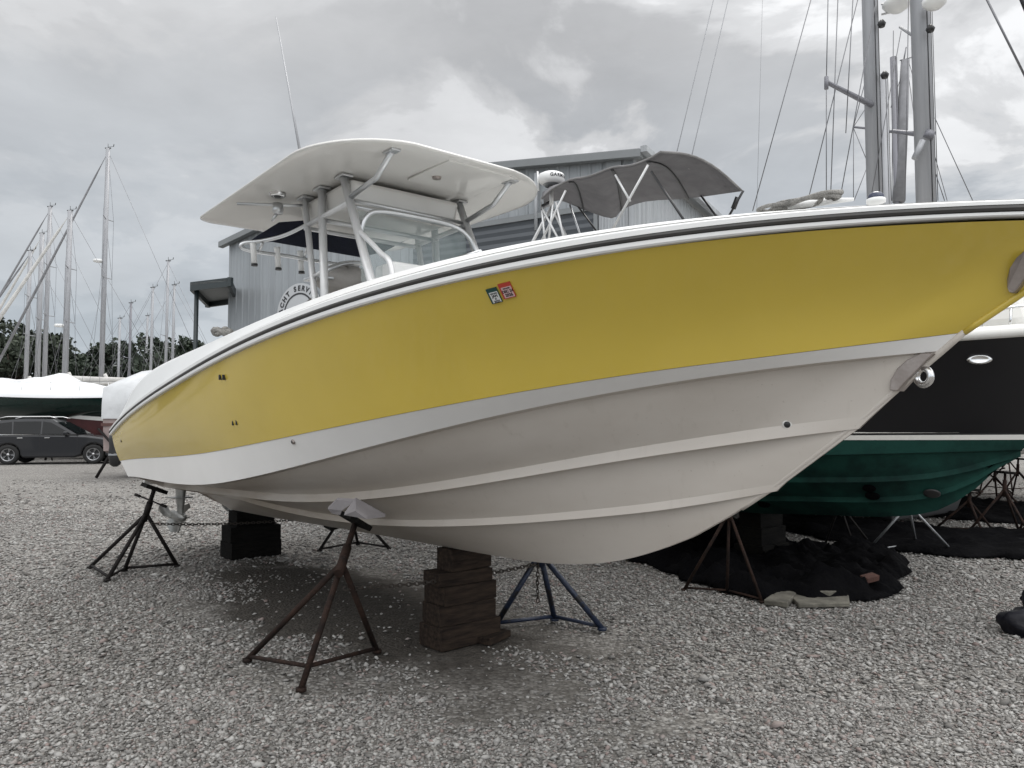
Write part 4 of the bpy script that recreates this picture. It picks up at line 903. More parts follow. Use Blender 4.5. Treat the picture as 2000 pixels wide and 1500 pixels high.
mb = MB(); mb.lathe([(0, -.14), (.15, -.14), (.24, -.072), (.30, -.035)], Matrix.Translation(pr0) @ Matrix.Diagonal((.56, .56, .62, 1)), 28); mb.build('dome_base', M['galv'], rd)
mb = MB(); mb.tube([pr0 + Vector((0, 0, -.08)), pr0 + Vector((0, 0, -.35))], .03, 10); mb.tube([pr0 + Vector((0, 0, -.35)), pr0 + Vector((-.25, -.3, -1.1))], .02, 8); mb.tube([pr0 + Vector((0, 0, -.35)), pr0 + Vector((.2, .3, -1.1))], .02, 8); mb.build('radar_mount', M['white_pipe'], rd)
# lettering wraps round the dome
cd = C0 - (O2 + HX * pr0.x - SX * pr0.y + Vector((0, 0, pr0.z))); cam_az = math.atan2(-cd.dot(SX), cd.dot(HX))
for k, ch_ in enumerate('GARMIN'):
    a = cam_az + R(2 + k * 15); rr_ = .181
    Mt = Matrix.Translation(pr0 + Vector((rr_ * math.cos(a), rr_ * math.sin(a), .022))) @ Matrix.Rotation(a + R(90), 4, 'Z') @ Matrix.Rotation(R(90), 4, 'X')
    text('dome_lettering', ch_, .062, M['ink'], rd, Mt, .0008, .0015)
mb = MB(); mb.tube([b3(1050, 335, .3), b3(1052, 372, .3)], .012, 8); mb.build('pole_light', M['white_plastic'], b2)
# whip antennas of the black boat
for (u0, v0, u1, v1) in ((1315, 296, 1408, 0), (1345, 300, 1436, 0)):
    a = b3(u0, v0 + 30, -.1); b = b3(u1, v1 - 60, -.1); mb = MB(); mb.tube([a, a.lerp(b, .1), b], [.009, .006, .004], 6); mb.build('whip_antenna', M['mast'], b2)
# jack stands of the black boat
def pad2(s_, st_, z): return O2 + HX * s_ + SX * st_ + Vector((0, 0, z))
jack_stand('thin rusty jack stand standing on the black fabric under the green hull', [gnd(1336, 1155), gnd(1420, 1162), gnd(1488, 1178)], at(1424, 1000, 6.5), at(1432, 960, 6.75), 'rust', handle=False, leg_r=.014, pad_sz=(.2, .14))
jack_stand('thin grey jack stand under the middle of the green hull', [gnd(1692, 1080), gnd(1790, 1066), gnd(1862, 1080)], at(1775, 985, 8.4), at(1780, 955, 8.4), 'galv', handle=False, leg_r=.013, pad_sz=(.2, .14))
jack_stand('dark jack stand behind the black timber stack under the green hull', [gnd(1610, 1070), gnd(1672, 1082), gnd(1700, 1064)], at(1640, 985, 8.6), at(1640, 960, 8.6), 'dark_rust', handle=False, leg_r=.013, pad_sz=(.2, .14))
cq = gnd(1488, 1095); cq.z = 0; zz0 = 0
for lab, ln, wd, h in (('bottom timber of the dark stack under the green hull', .5, .35, .19), ('middle timber of the dark stack under the green hull', .46, .3, .18), ('top timber of the dark stack under the green hull', .42, .26, .17)):
    timber(lab, cq, ln, wd, zz0, h, 0, 'timber2', 'timbers under the black boat'); zz0 += h + .001
# pile of rusty stands to the right, one behind another
k_ = 0
for (u, v, w_, hgt, lab) in ((1895, 1040, 110, .60, 'low rusty stand left in the row of stored stands beyond the green hull'), (1965, 1048, 120, .85, 'tall rusty stand in front in the row of stored stands at the right edge'), (1945, 990, 90, .75, 'rusty stand in the middle of the stored stands under the black bow'), (1990, 985, 95, .85, 'rusty stand rearmost at the right edge beyond the green hull'), (2030, 1045, 110, .8, 'rusty stand half cut off by the right edge beyond the green hull'), (1925, 965, 85, .7, 'small rusty stand furthest back in the stored row left of the right edge'), (1972, 955, 80, .9, 'slim rusty stand furthest back in the stored row at the right edge')):
    c = gnd(u, v); L_ = w_ / FPX * c.y * .55
    ft = [c + Vector((L_ * math.cos(a), L_ * math.sin(a), 0)) for a in (R(20 + 17 * k_), R(140 + 17 * k_), R(260 + 17 * k_))]
    jack_stand(lab, ft, c + Vector((0, 0, hgt * .72)), c + Vector((0.02, 0, hgt)), 'rust', handle=(k_ % 2 == 0), leg_r=.016, pad_sz=(.2, .14), group='rusty stands stored at the right'); k_ += 1

# ------------------------------------------------------------------ black ground fabric, boards, bags
def inpoly(x, y, P):
    c = False; n = len(P); j = n - 1
    for i in range(n):
        if (P[i][1] > y) != (P[j][1] > y) and x < (P[j][0] - P[i][0]) * (y - P[i][1]) / (P[j][1] - P[i][1]) + P[i][0]: c = not c
        j = i
    return c
def dist_edge(x, y, P):
    d = 9
    for i in range(len(P)):
        ax, ay = P[i - 1]; bx, by = P[i]; L2 = (bx - ax) ** 2 + (by - ay) ** 2 + 1e-9; t = max(0, min(1, ((x - ax) * (bx - ax) + (y - ay) * (by - ay)) / L2))
        d = min(d, math.hypot(x - ax - t * (bx - ax), y - ay - t * (by - ay)))
    return d
def sheet(name, label, pxs, hgt, seed, m='tarp_b', step=.05):
    P = [gnd(u, v) for u, v in pxs]; P = [(p.x, p.y) for p in P]
    # roughen the outline
    Q = []
    for i in range(len(P)):
        a, b = Vector((*P[i], 0)), Vector((*P[(i + 1) % len(P)], 0)); n = max(2, int((b - a).length / .12))
        for k in range(n):
            p = a.lerp(b, k / n); w = mn.noise(Vector((p.x * 3, p.y * 3, seed))) * .14 + mn.noise(Vector((p.x * 9, p.y * 9, seed))) * .05; Q.append((p.x + w, p.y + w * .8))
    bm = bmesh.new(); vs = [bm.verts.new((x, y, 0)) for x, y in Q]; bm.faces.new(vs)
    x0, x1 = min(q[0] for q in Q), max(q[0] for q in Q); y0, y1 = min(q[1] for q in Q), max(q[1] for q in Q)
    for k in range(1, int((x1 - x0) / step)): bmesh.ops.bisect_plane(bm, geom=bm.verts[:] + bm.edges[:] + bm.faces[:], plane_co=(x0 + k * step, 0, 0), plane_no=(1, 0, 0))
    for k in range(1, int((y1 - y0) / step)): bmesh.ops.bisect_plane(bm, geom=bm.verts[:] + bm.edges[:] + bm.faces[:], plane_co=(0, y0 + k * step, 0), plane_no=(0, 1, 0))
    for v in bm.verts:
        x, y = v.co.x, v.co.y; e = min(1, dist_edge(x, y, Q) / .16)
        r_ = abs(mn.noise(Vector((x * 1.7, y * 2.8, seed)))) * 1.3 + (1 - abs(mn.noise(Vector((x * 3.2 + y, y * 3.6 - x * .7, seed + 3))) * 2)) ** 3 * .55 + (1 - min(1, abs(mn.noise(Vector((x * 6 + y * 3, y * 2.2, seed + 8))) * 5))) * .30 + abs(mn.noise(Vector((x * 11, y * 9, seed)))) * .22 + .03
        v.co.z = .012 + hgt * r_ * (e ** .6) + float(gheight(x, y)) * .6
    bmesh.ops.triangulate(bm, faces=[f for f in bm.faces if len(f.verts) > 4])
    for f in bm.faces: f.smooth = True
    me = bpy.data.meshes.new(name); bm.to_mesh(me); bm.free(); me.materials.append(M[m]); o_ = bpy.data.objects.new(name, me); col.objects.link(o_)
    s_ = o_.modifiers.new('solid', 'SOLIDIFY'); s_.thickness = .008; s_.offset = 1
    return tag(o_, label, 'ground fabric')
sheet('black_tarp', 'crumpled black fabric sheet on the gravel under the green hull', [(1180, 1080), (1240, 1100), (1300, 1122), (1350, 1140), (1420, 1160), (1490, 1182), (1540, 1172), (1600, 1178), (1690, 1178), (1738, 1166), (1768, 1150), (1752, 1138), (1774, 1122), (1768, 1100), (1735, 1098), (1758, 1086), (1715, 1066), (1668, 1072), (1600, 1078), (1525, 1062), (1518, 1042), (1400, 1030), (1260, 1040)], .15, 3, step=.038)
sheet('black_tarp', 'long black fabric strip spread behind the crumpled sheet towards the right edge', [(1500, 1030), (1530, 1038), (1610, 1054), (1700, 1068), (1800, 1082), (1900, 1088), (2060, 1096), (2060, 1046), (1960, 1040), (1850, 1036), (1700, 1018), (1560, 1008), (1480, 1012)], .10, 9, step=.09)
sheet('black_tarp', 'rearmost black fabric strip beneath the stored rusty stands', [(1780, 1008), (1850, 1014), (1930, 1022), (2060, 1026), (2060, 992), (1950, 984), (1850, 978), (1760, 985), (1640, 985), (1560, 996), (1660, 1000)], .10, 15, step=.11)
def slab(label, pxs, th, name='broken_board', m='stone'):
    P = [gnd(u, v, .02) for u, v in pxs]; mb = MB(); mb.prism([Vector((p.x, p.y, .012)) for p in P], (0, 0, th)); return tag(mb.build(name, M[m], None, .008), label, 'board')
slab('pale broken board lying left by the foot of the rusty stand', [(1492, 1180), (1530, 1152), (1545, 1150), (1560, 1162), (1538, 1186)], .045)
slab('pale broken board lying right on the edge of the black fabric', [(1545, 1170), (1542, 1152), (1570, 1148), (1590, 1164), (1618, 1172), (1658, 1168), (1660, 1184), (1560, 1186)], .035)
slab('thin pale board fragment resting on top of the right broken board', [(1578, 1160), (1615, 1158), (1645, 1168), (1620, 1172), (1596, 1170)], .075)
mb = MB(); mb.box((0, 0, .03), (.15, .08, .05)); o_ = mb.build('brick', M['brick'], None, .006); pbk = gnd(1698, 1135, .10); o_.location = (pbk.x, pbk.y, .10); o_.rotation_euler = (R(12), R(-6), R(25)); tag(o_, 'single red brick weighing down the crumpled black fabric', 'brick')
def bag(label, c, r, seed, m='bag'):
    mb = MB(); rws = []
    for i in range(15):
        th = math.pi * i / 14; row = []
        for k in range(26):
            f_ = 2 * math.pi * k / 26; n_ = Vector((math.sin(th) * math.cos(f_), math.sin(th) * math.sin(f_), math.cos(th))); w = 1 + .28 * mn.noise(n_ * 1.8 + Vector((seed, 0, 0))) + .10 * mn.noise(n_ * 5 + Vector((seed, 4, 0)))
            p = Vector((n_.x * r[0], n_.y * r[1], max(-.75, n_.z) * r[2])) * w; row.append(Vector(c) + p)
        rws.append(row)
    mb.grid(rws, 0, True, False, True); return tag(mb.build('black_bag', M[m]), label, 'bag')
p1 = gnd(2020, 1240); bag('slumped black bag on the gravel at the lower right edge', (p1.x, p1.y, .075), (.22, .16, .11), 1)
bag('smaller black bag resting on the slumped bag at the right edge', (p1.x + .10, p1.y + .05, .22), (.13, .12, .09), 5)

# ------------------------------------------------------------------ the metal building
CW = Vector((2.95, 18.1, 0)); WA = Vector((-.866, .5, 0)); NA = Vector((-.5, -.866, 0)); WB = Vector((.5, .866, 0))
bld = thing('metal_building', 'grey corrugated metal workshop with a roller door behind the yellow boat', 'building', (CW.x, CW.y, 0))
def wa(u, v): 
    p = onplane(u, v, CW, NA); return (p - CW).dot(WA), p.z
t_l, z_l = wa(448, 478); t_p, z_p = wa(705, 352); t_r, z_r = wa(1240, 306)
t_r = 0
def roofz(t): return z_r + (z_p - z_r) * t / t_p if t < t_p else z_p + (z_l - z_p) * (t - t_p) / (t_l - t_p)
def lw(t, z, o_=0): return WA * t + NA * o_ + Vector((0, 0, z))
mb = MB(); t = 0.0; prof_ = []
while t < t_l:
    for dt, oo in ((0, 0), (.20, 0), (.225, .03), (.275, .03)):
        if t + dt < t_l: prof_.append((t + dt, oo))
    t += .30
prof_.append((t_l, 0))
mb.grid([[lw(a, 0, o_) for a, o_ in prof_], [lw(a, roofz(a), o_) for a, o_ in prof_]], 0, False); mb.build('front_wall', M['siding'], bld)
LB = 9.0
mb = MB(); pb_ = []; t = 0
while t < LB:
    for dt, oo in ((0, 0), (.20, 0), (.225, .03), (.275, .03)): pb_.append((t + dt, oo))
    t += .30
sideN = Vector((.866, -.5, 0))
mb.grid([[WB * a + sideN * (o_ + .002) for a, o_ in pb_], [WB * a + sideN * (o_ + .002) + Vector((0, 0, z_r)) for a, o_ in pb_]], 0, False); mb.build('side_wall', M['siding_l'], bld)
e = [lw(t_l, 0), lw(t_l, z_l)]; mb = MB(); mb.poly([e[0], e[0] + WB * LB, e[1] + WB * LB, e[1]]); mb.build('end_wall', M['siding'], bld)
mb = MB(); mb.prism([lw(-.25, z_r + .02, .25), lw(t_p, z_p + .02, .25), lw(t_l + .2, z_l + .02, .25), lw(t_l + .2, z_l + .09, .25), lw(t_p, z_p + .09, .25), lw(-.25, z_r + .09, .25)], WB * (LB + .3)); mb.build('roof', M['trim'], bld)
# rake trim and gutter
mb = MB()
for (a, za, b, zb) in ((-.28, z_r - .12, t_p, z_p - .12), (t_p, z_p - .12, t_l + .22, z_l - .12)):
    mb.prism([lw(a, za, .28), lw(b, zb, .28), lw(b, zb + .19, .28), lw(a, za + .19, .28)], NA * -.20)
mb.build('rake_trim', M['trim'], bld, .01)
mb = MB(); c0_ = lw(-.28, z_r - .02, .27); mb.prism([c0_ + sideN * .0, c0_ + sideN * .16, c0_ + sideN * .16 + Vector((0, 0, .16)), c0_ + Vector((0, 0, .16))], WB * (LB + .3)); mb.build('gutter', M['siding_l'], bld, .01)
mb = MB(); mb.prism([lw(-.05, 0, .035), lw(.10, 0, .035), lw(.10, z_r - .2, .035), lw(-.05, z_r - .2, .035)], NA * .03); mb.build('corner_trim', M['siding_l'], bld)
# light end bay beside the door, roller door
td, zd = wa(1163, 412); tl_, zl_ = wa(849, 471)
mb = MB(); mb.prism([lw(.12, 0, .034), lw(td - .1, 0, .034), lw(td - .1, zd + .1, .034), lw(.12, zd + .1, .034)], NA * .012)
ws = []; 
mb2 = MB()
mb2.grid([[lw(.12 + (td - .22) * k / 40, 0, .05 + (.02 if (k // 2) % 2 else 0)) for k in range(41)], [lw(.12 + (td - .22) * k / 40, zd + .1, .05 + (.02 if (k // 2) % 2 else 0)) for k in range(41)]], 0, False); mb2.build('door_bay_panel', M['siding_l'], bld)
mb = MB(); zr = []
nz = int(zd / .10)
mb.grid([[lw(td + .0, zd * k / nz, .06 + (.025 if k % 2 else 0)) for k in range(nz + 1)], [lw(tl_ + .7, zd * k / nz, .06 + (.025 if k % 2 else 0)) for k in range(nz + 1)]], 0, False); mb.build('roller_door', M['door'], bld)
mb = MB(); mb.prism([lw(td - .1, zd, .08), lw(tl_ + .8, zd, .08), lw(tl_ + .8, zd + .14, .08), lw(td - .1, zd + .14, .08)], NA * .06); mb.prism([lw(td - .1, 0, .08), lw(td, 0, .08), lw(td, zd, .08), lw(td - .1, zd, .08)], NA * .05); mb.build('door_frame', M['trim'], bld)
mb = MB(); dt_, dz_ = wa(1051, 335); mb.tube([lw(dt_, z_r, .12), lw(dt_, z_r - 1.5, .12)], .05, 8); mb.build('downspout', M['siding_l'], bld)
t8, z8 = wa(1216, 318); mb = MB(); mb.prism([lw(t8, z8 - .15, .05), lw(t8 + .4, z8 - .15, .05), lw(t8 + .4, z8 + .15, .05), lw(t8, z8 + .15, .05)], NA * .06); mb.build('wall_vent', M['trim'], bld)
# round sign
ts, zs = wa(588, 613); ta_, za_ = wa(588, 575); Rr = za_ - zs; 
sg = MB(); cs_ = lw(ts, zs, .06)
def sp_(r_, a, o_=.0): return lw(ts, zs, .065 + o_) + (-WA) * r_ * math.cos(a) + Vector((0, 0, r_ * math.sin(a)))
AN = np.linspace(0, 2 * math.pi, 64, endpoint=False)
sg.prism([sp_(Rr * 1.55, a) for a in AN], NA * .03); sign = sg.build('round_sign', M['sign_bg'], bld)
mb = MB(); mb.grid([[sp_(Rr * q, a, .036) for a in AN] for q in (.97, 1.06)], 0, False, False, True); mb.build('sign_ring', M['sign_ink'], sign)
MW = Matrix(((-WA.x, 0, NA.x, 0), (-WA.y, 0, NA.y, 0), (0, 1, 0, 0), (0, 0, 0, 1)))
def letter(ch_, deg, rr=1.28):
    a = R(deg); p = sp_(Rr * rr, a, .034); text('sign_letter', ch_, Rr * .36, M['sign_ink'], sign, Matrix.Translation(p) @ MW @ Matrix.Rotation(a - R(90), 4, 'Z'), .002, .012)
for ch_, dg in zip('YACHT', (187, 172, 157, 142, 127)): letter(ch_, dg)
for ch_, dg in zip('SERVICE', (103, 90, 77, 64, 52, 42, 30)): letter(ch_, dg)
# awning
AW = thing('steel_awning', 'dark steel awning on a thin post left of the metal building', 'awning', (at(378, 700, 24).x, 24, 0)); ao = Vector((at(378, 700, 24).x, 24, 0))
a1_, a2_, a3_ = at(371, 568, 24) - ao, at(406, 556, 27.5) - ao, at(450, 566, 26.5) - ao; a4_ = at(450, 590, 23.2) - ao
zt = a1_.z; Q = [Vector((p.x, p.y, zt)) for p in (a1_, a4_, a3_ + Vector((.3, 0, 0)), a2_)]
mb = MB()
for i in range(4):
    a, b = Q[i], Q[(i + 1) % 4]; d = (b - a).normalized(); n_ = Vector((-d.y, d.x, 0)); mb.prism([a, b, b + Vector((0, 0, .28)), a + Vector((0, 0, .28))], n_ * .1)
mb.build('awning_frame', M['awning'], AW)
mb = MB(); mb.prism([q + Vector((0, 0, .18)) for q in Q], (0, 0, .05)); mb.build('awning_roof', M['awn_under'], AW)
mb = MB(); mb.tube([(0.0, .12, 0), (0.0, .12, zt + .1)], .075, 6); mb.build('post', M['awning'], AW)

# ------------------------------------------------------------------ sailing boats
def sail_hull(t, L_, beam, z0, fb, m, rot, keel=True, stand=True):
    """simple lofted yacht hull in the thing's frame, bow along the direction rot"""
    c, s = math.cos(rot), math.sin(rot)
    def w(x, y, z): return Vector((x * c - y * s, x * s + y * c, z))
    rw = []
    for i in range(25):
        u = i / 24; x = -L_ * .48 + L_ * u; b = beam / 2 * (math.sin(math.pi * min(1, (u * .80 + .17))) ** .7); b = b if u < .98 else .03
        row = []
        for k in range(9):
            a = math.pi / 2 * k / 8; row.append((b * math.cos(a) ** .7, z0 + fb * (1 - math.sin(a) ** 1.2) + (0.9 * (u - .45) ** 2 * (1.2)) * (1 if k < 7 else .6)))
        rw.append([w(x + (.5 * (1 - k / 8) - .2 if u > .9 else 0), yy, zz_) for k, (yy, zz_) in enumerate(row)] + [w(x + (.5 * (1 - k / 8) - .2 if u > .9 else 0), -yy, zz_) for k, (yy, zz_) in reversed(list(enumerate(row)))])
    mb = MB(); mb.grid(rw); mb.poly(rw[0]); hu = mb.build('hull', m, t)
    mb = MB(); dk = []
    for r_ in rw: dk.append([r_[0] + Vector((0, 0, .0)), (r_[0] + r_[-1]) / 2 + Vector((0, 0, .08)), r_[-1]])
    mb.grid(dk); mb.build('deck', M['white'], t)
    mb = MB(); mb.prism([w(L_ * .22, -beam * .22, z0 + fb), w(L_ * .22, beam * .22, z0 + fb), w(-L_ * .25, beam * .28, z0 + fb), w(-L_ * .25, -beam * .28, z0 + fb)], (0, 0, .45)); mb.build('coachroof', M['white'], t, .08)
    if keel: mb = MB(); mb.prism([w(L_ * .12, -.09, z0 + .1), w(-L_ * .12, -.09, z0 + .1), w(-L_ * .12, -.09, .05), w(L_ * .04, -.09, .05)], w(0, .18, 0)); mb.build('keel', M['black'], t, .02)
    return w
def rig(t, h, rot, L_, zb, mast_r=.08, m='mast', spreaders=(.45, .72), furl='sailcover', furl_r=.07, stays=True, boom=True, top_gear=True, radar=None, lean=0.0, fore_at=None, sp_len=.75):
    c, s = math.cos(rot), math.sin(rot)
    def w(x, y, z): return Vector((x * c - y * s, x * s + y * c, z))
    top = Vector((lean, 0, h)); base = Vector((0, 0, zb)); up = lambda f: base.lerp(top, f)
    mb = MB(); mb.tube([base, up(.5), top], [mast_r, mast_r * .95, mast_r * .8], 10); ms = mb.build('mast', M[m], t)
    if top_gear:
        mb = MB(); mb.tube([top, top + Vector((0, 0, .25))], .012, 5); mb.tube([top + Vector((0, 0, .08)), top + Vector((.28, 0, .10))], .01, 5); mb.tube([top + Vector((.28, 0, .1)), top + Vector((.30, 0, .22))], .02, 5); mb.tube([top + Vector((-.15, 0, .02)), top + Vector((.15, 0, .02))], .03, 6); mb.build('masthead_gear', M['black'], ms)
    for f in spreaders:
        p = up(f)
        for k in (-1, 1): mb = MB(); mb.tube([p, p + w(-.12, k * sp_len, .04)], [.03, .018], 6); mb.build('spreader', M[m], ms)
    if stays:
        mb = MB(); bow = w(L_ * .48, 0, zb + .1); st_ = w(-L_ * .48, 0, zb)
        fa = fore_at or 1.0
        mb.tube([up(.99), st_], .009, 4)
        for k in (-1, 1):
            q = [top] + [up(f) + w(-.12, k * sp_len, .04) for f in reversed(spreaders)] + [w(0, k * 1.5, zb - .2)]
            mb.tube(q, .008, 4); mb.tube([up(spreaders[0]), w(-.5, k * 1.45, zb - .2)], .008, 4); mb.tube([up(spreaders[0]), w(.5, k * 1.45, zb - .2)], .008, 4)
            if len(spreaders) > 1: mb.tube([up(spreaders[1]), up(spreaders[0]) + w(-.12, k * sp_len, .04)], .008, 4)
        mb.build('shrouds', M['wire'], t)
        if furl: mb = MB(); f0 = up(fa * .985); mb.tube([f0, f0.lerp(bow, .05), f0.lerp(bow, .1), f0.lerp(bow, .5), bow], [.012, .02, furl_r * .7, furl_r, furl_r * 1.1], 8); mb.build('furled_headsail', M[furl], t)
        else: mb = MB(); mb.tube([up(.985), bow], .009, 4); mb.build('forestay', M['wire'], t)
    if boom: mb = MB(); mb.tube([w(-.1, 0, zb + 1.0), w(-L_ * .33, 0, zb + 1.05)], .09, 8); mb.tube([w(-.15, 0, zb + 1.5), w(-.3, 0, zb + 1.2), w(-L_ * .32, 0, zb + 1.17)], [.10, .16, .08], 8); mb.build('boom', M['sailcover'], t)
    if radar: p = up(radar) + w(.3, 0, 0); mb = MB(); mb.lathe([(0, -.07), (.22, -.06), (.26, 0), (.22, .07), (0, .09)], Matrix.Translation(p), 16); mb.tube([p, up(radar)], .03, 6); mb.build('radar_dome', M['white_plastic'], ms)
    return ms
def yacht(label, ub, vt, Y, rot, L_=10, m='mast', hull='white', z0=.9, fb=1.3, ut=None, **kw):
    b = at(ub, 700, Y); tp = at(ut if ut is not None else ub, vt, Y); t = thing('sailing_yacht', label, 'sailboat', (b.x, Y, 0), 0, 'yachts laid up at the left of the yard' if ub < 900 else 'yachts laid up behind the yellow bow')
    sail_hull(t, L_, 3.1, z0, fb, M[hull], rot); rig(t, tp.z, rot, L_, z0 + fb + .3, m=m, lean=0, **kw); return t
# left group: heading given so that the forestay runs down to the left
yacht('sailboat with the tallest mast at left, a radar dome halfway up it', 199, 290, 38, R(186), 12, spreaders=(.49, .72), furl='greysail', furl_r=.06, mast_r=.125, radar=.555, sp_len=.62, boom=True)
yacht('sailboat whose mast stands just left of the tallest with a broad furled sail', 128, 412, 37, R(190), 11, furl='sailcover', furl_r=.095, mast_r=.14, spreaders=(.42, .70), radar=.40, sp_len=.7)
yacht('sailboat with a slim mast third from the tallest and dark furled headsail', 88, 404, 41, R(188), 11, furl='greysail', furl_r=.06, mast_r=.12, spreaders=(.45, .7), sp_len=.7)
yacht('sailboat with a stubby thick mast left of the slim one', 74, 456, 43, R(188), 10, furl='sailcover', furl_r=.08, mast_r=.14, spreaders=(.5,), sp_len=.7)
yacht('sailboat with the leftmost mast leaning behind the dark furled headsails', 52, 490, 40, R(188), 10, furl='greysail', furl_r=.06, mast_r=.11, spreaders=(.45, .7), sp_len=.7)
for lab, u, v, Y in (('distant sailboat with the shortest mast above the tree left of the tarped boat', 232, 622, 52), ('distant sailboat with mast second left above the dark trees', 253, 592, 50), ('distant sailboat with a short mast between two taller ones above the trees', 286, 617, 56), ('distant sailboat with a tall thin pale mast above the middle of the trees', 295, 562, 48), ('distant sailboat with a wind vane mast, taller of the pair nearest the awning', 324, 510, 44), ('distant sailboat with darker mast, shorter of the pair nearest the awning', 337, 557, 45)):
    yacht(lab, u, v, Y, R(-10 + (u % 7) * 6), 9, furl=None, mast_r=.085, spreaders=(.5,), m='mast' if u != 253 else 'mastdark', sp_len=.5, fb=1.0)
# green hulled yacht under white shrink wrap
gy_ = thing('wrapped_sailboat', 'dark green sailboat hull under white shrink wrap behind the grey car', 'sailboat', (-18.0, 33.0, 0))
def wrapped(t, x0, x1, zl, zh, hy, mh, mw, m_stripe=None):
    rw = []
    for i in range(31):
        u = i / 30; x = x0 + (x1 - x0) * u; b = hy * math.sin(math.pi * min(1, .16 + u * .84)) ** .6 if u > .02 else hy * .3
        b = hy * max(.06, (1 - abs(2 * u - .9) ** 2.6 / 1.7)); top = zh + .35 * (u - .5) ** 2 * 2
        rw.append([Vector((x, -b * f, z)) for f, z in ((1.0, top), (.99, top - .1), (.97, (top + zl) / 2 + .25), (.85, zl + .35), (.45, zl + .02), (0, zl - .2))] + [Vector((x, b * f, z)) for f, z in ((.45, zl + .02), (.85, zl + .35), (.97, (top + zl) / 2 + .25), (.99, top - .1), (1.0, top))])
    mb = MB(); mb.grid(rw); mb.poly(rw[0]); mb.poly(rw[-1]); mb.build('hull', mh, t); return rw
rw = wrapped(gy_, -5.2, 4.2, 1.85, 2.78, 1.7, M['greenhull'], None)
mb = MB(); rr = []
for i, r_ in enumerate(rw):
    u = i / 30; a, b = r_[0], r_[-1]; pk = a.z + .40 + .40 * math.exp(-((u - .36) / .12) ** 2) + .15 * math.exp(-((u - .15) / .2) ** 2) + .1 * math.sin(u * 19) * .5
    row = []
    for k in range(13):
        q = k / 12; p = a.lerp(b, q); h_ = (1 - abs(2 * q - 1) ** 1.5); p = p + Vector((0, 0, h_ * (pk - a.z) + .045 * math.sin(u * 40 + q * 9) * h_ + .07 * mn.noise(Vector((u * 14, q * 7, 2))) * h_)); row.append(p)
    rr.append([row[0] + Vector((0, -.02, -.22))] + row + [row[-1] + Vector((0, .02, -.22))])
mb.grid(rr); mb.build('shrink_wrap', M['shrink'], gy_)
mb = MB(); mb.prism([(-3.5, -.15, 1.9), (3, -.15, 1.9), (2.4, -.15, .1), (-2.6, -.15, .1)], (0, .3, 0)); mb.build('keel', M['black'], gy_)
for sx in (-4.2, -1.2, 1.8):
    for k in (-1, 1):
        mb = MB(); mb.tube([(sx, k * 1.7, 0), (sx, k * 1.2, 1.9)], .05, 6); mb.tube([(sx - .4, k * 1.9, 0), (sx, k * 1.4, .9)], .03, 5); mb.tube([(sx + .4, k * 1.9, 0), (sx, k * 1.4, .9)], .03, 5); mb.build('cradle_arm', M['dark_rust'], gy_)
for xs in np.linspace(-4.8, 3.6, 8): mb = MB(); mb.tube([(xs, -1.5, 2.7), (xs, -1.5, 3.25)], .014, 5); mb.build('stanchion', M['steel'], gy_)
mb = MB(); mb.tube([(-5, -1.3, 3.25), (-1, -1.55, 3.23), (3.6, -1.5, 3.25)], .012, 5); mb.build('guard_rail', M['wire'], gy_)
# white deck edge stern part
mb = MB(); mb.prism([(1.6, -1.72, 2.62), (4.05, -1.55, 2.64), (4.05, -1.55, 2.86), (1.6, -1.72, 2.80)], (0, .03, 0)); mb.build('toe_rail', M['white'], gy_)
# dark red hull behind
rb = thing('red_hull_boat', 'dark red hull showing between the grey car and the tarped boat', 'sailboat', (-17.2, 33.5, 0)); rw = wrapped(rb, -2.0, 4.5, .35, 1.70, 1.5, M['redhull'], None)
mb = MB(); mb.grid([[r_[0] + Vector((0, -.01, -.10)) for r_ in rw], [r_[0] + Vector((0, -.01, .06)) for r_ in rw]]); mb.build('sheer_stripe', M['white'], rb); mb = MB(); mb.grid([[r_[0], (r_[0] + r_[-1]) / 2 + Vector((0, 0, .15)), r_[-1]] for r_ in rw]); mb.build('deck', M['white'], rb)
for lab_, loc_, mt_, x0_, x1_ in (('unseen white yacht hull added beyond the left edge for reflections', (-23, 20, 0), 'white', -4, 4), ('unseen dark blue yacht hull added furthest left for reflections', (-17.5, 11.5, 0), 'navyhull', -4, 4)):  # unseen hulls, added for the yellow topside to reflect
    xb = thing('wrapped_sailboat', lab_, 'sailboat', loc_, R(50)); rw_ = wrapped(xb, x0_, x1_, 1.1, 2.5, 1.6, M[mt_], None)
    mb = MB(); mb.grid([[r_[0], (r_[0] + r_[-1]) / 2 + Vector((0, 0, .7)), r_[-1]] for r_ in rw_]); mb.build('shrink_wrap', M['shrink'], xb); mb = MB(); mb.prism([(-2.5, -.15, 1.2), (2, -.15, 1.2), (1.6, -.15, .05), (-2.0, -.15, .05)], (0, .3, 0)); mb.build('keel', M['black'], xb)
# tarped boat on stands right behind the stern
tb = thing('tarped_boat', 'small faded hull under a grey white tarp behind the yellow stern', 'boat', (-10.05, 21.6, 0))
mb = MB(); rr = []
for i in range(21):
    u = i / 20; x = -1.05 + 5.2 * u; b = 1.1 * (1 - .5 * u ** 3); zr_ = 2.72 + .38 * math.exp(-((u - .18) / .10) ** 2) + .10 * math.sin(u * 23) - .15 * u
    row = [Vector((x, -b, 1.62)), Vector((x, -b * 1.0, 2.0)), Vector((x, -b * .96, 2.45 + .05 * math.sin(u * 31)))] + [Vector((x, -b * .96 + 2 * b * .96 * q, 2.45 + (zr_ - 2.45) * (1 - abs(2 * q - 1) ** 1.4))) for q in (.15, .3, .5, .7, .85)] + [Vector((x, b * .96, 2.45)), Vector((x, b, 2.0)), Vector((x, b, 1.62))]
    rr.append(row)
mb.grid(rr); mb.poly(rr[0]); mb.build('tarp', M['tarp_w'], tb)
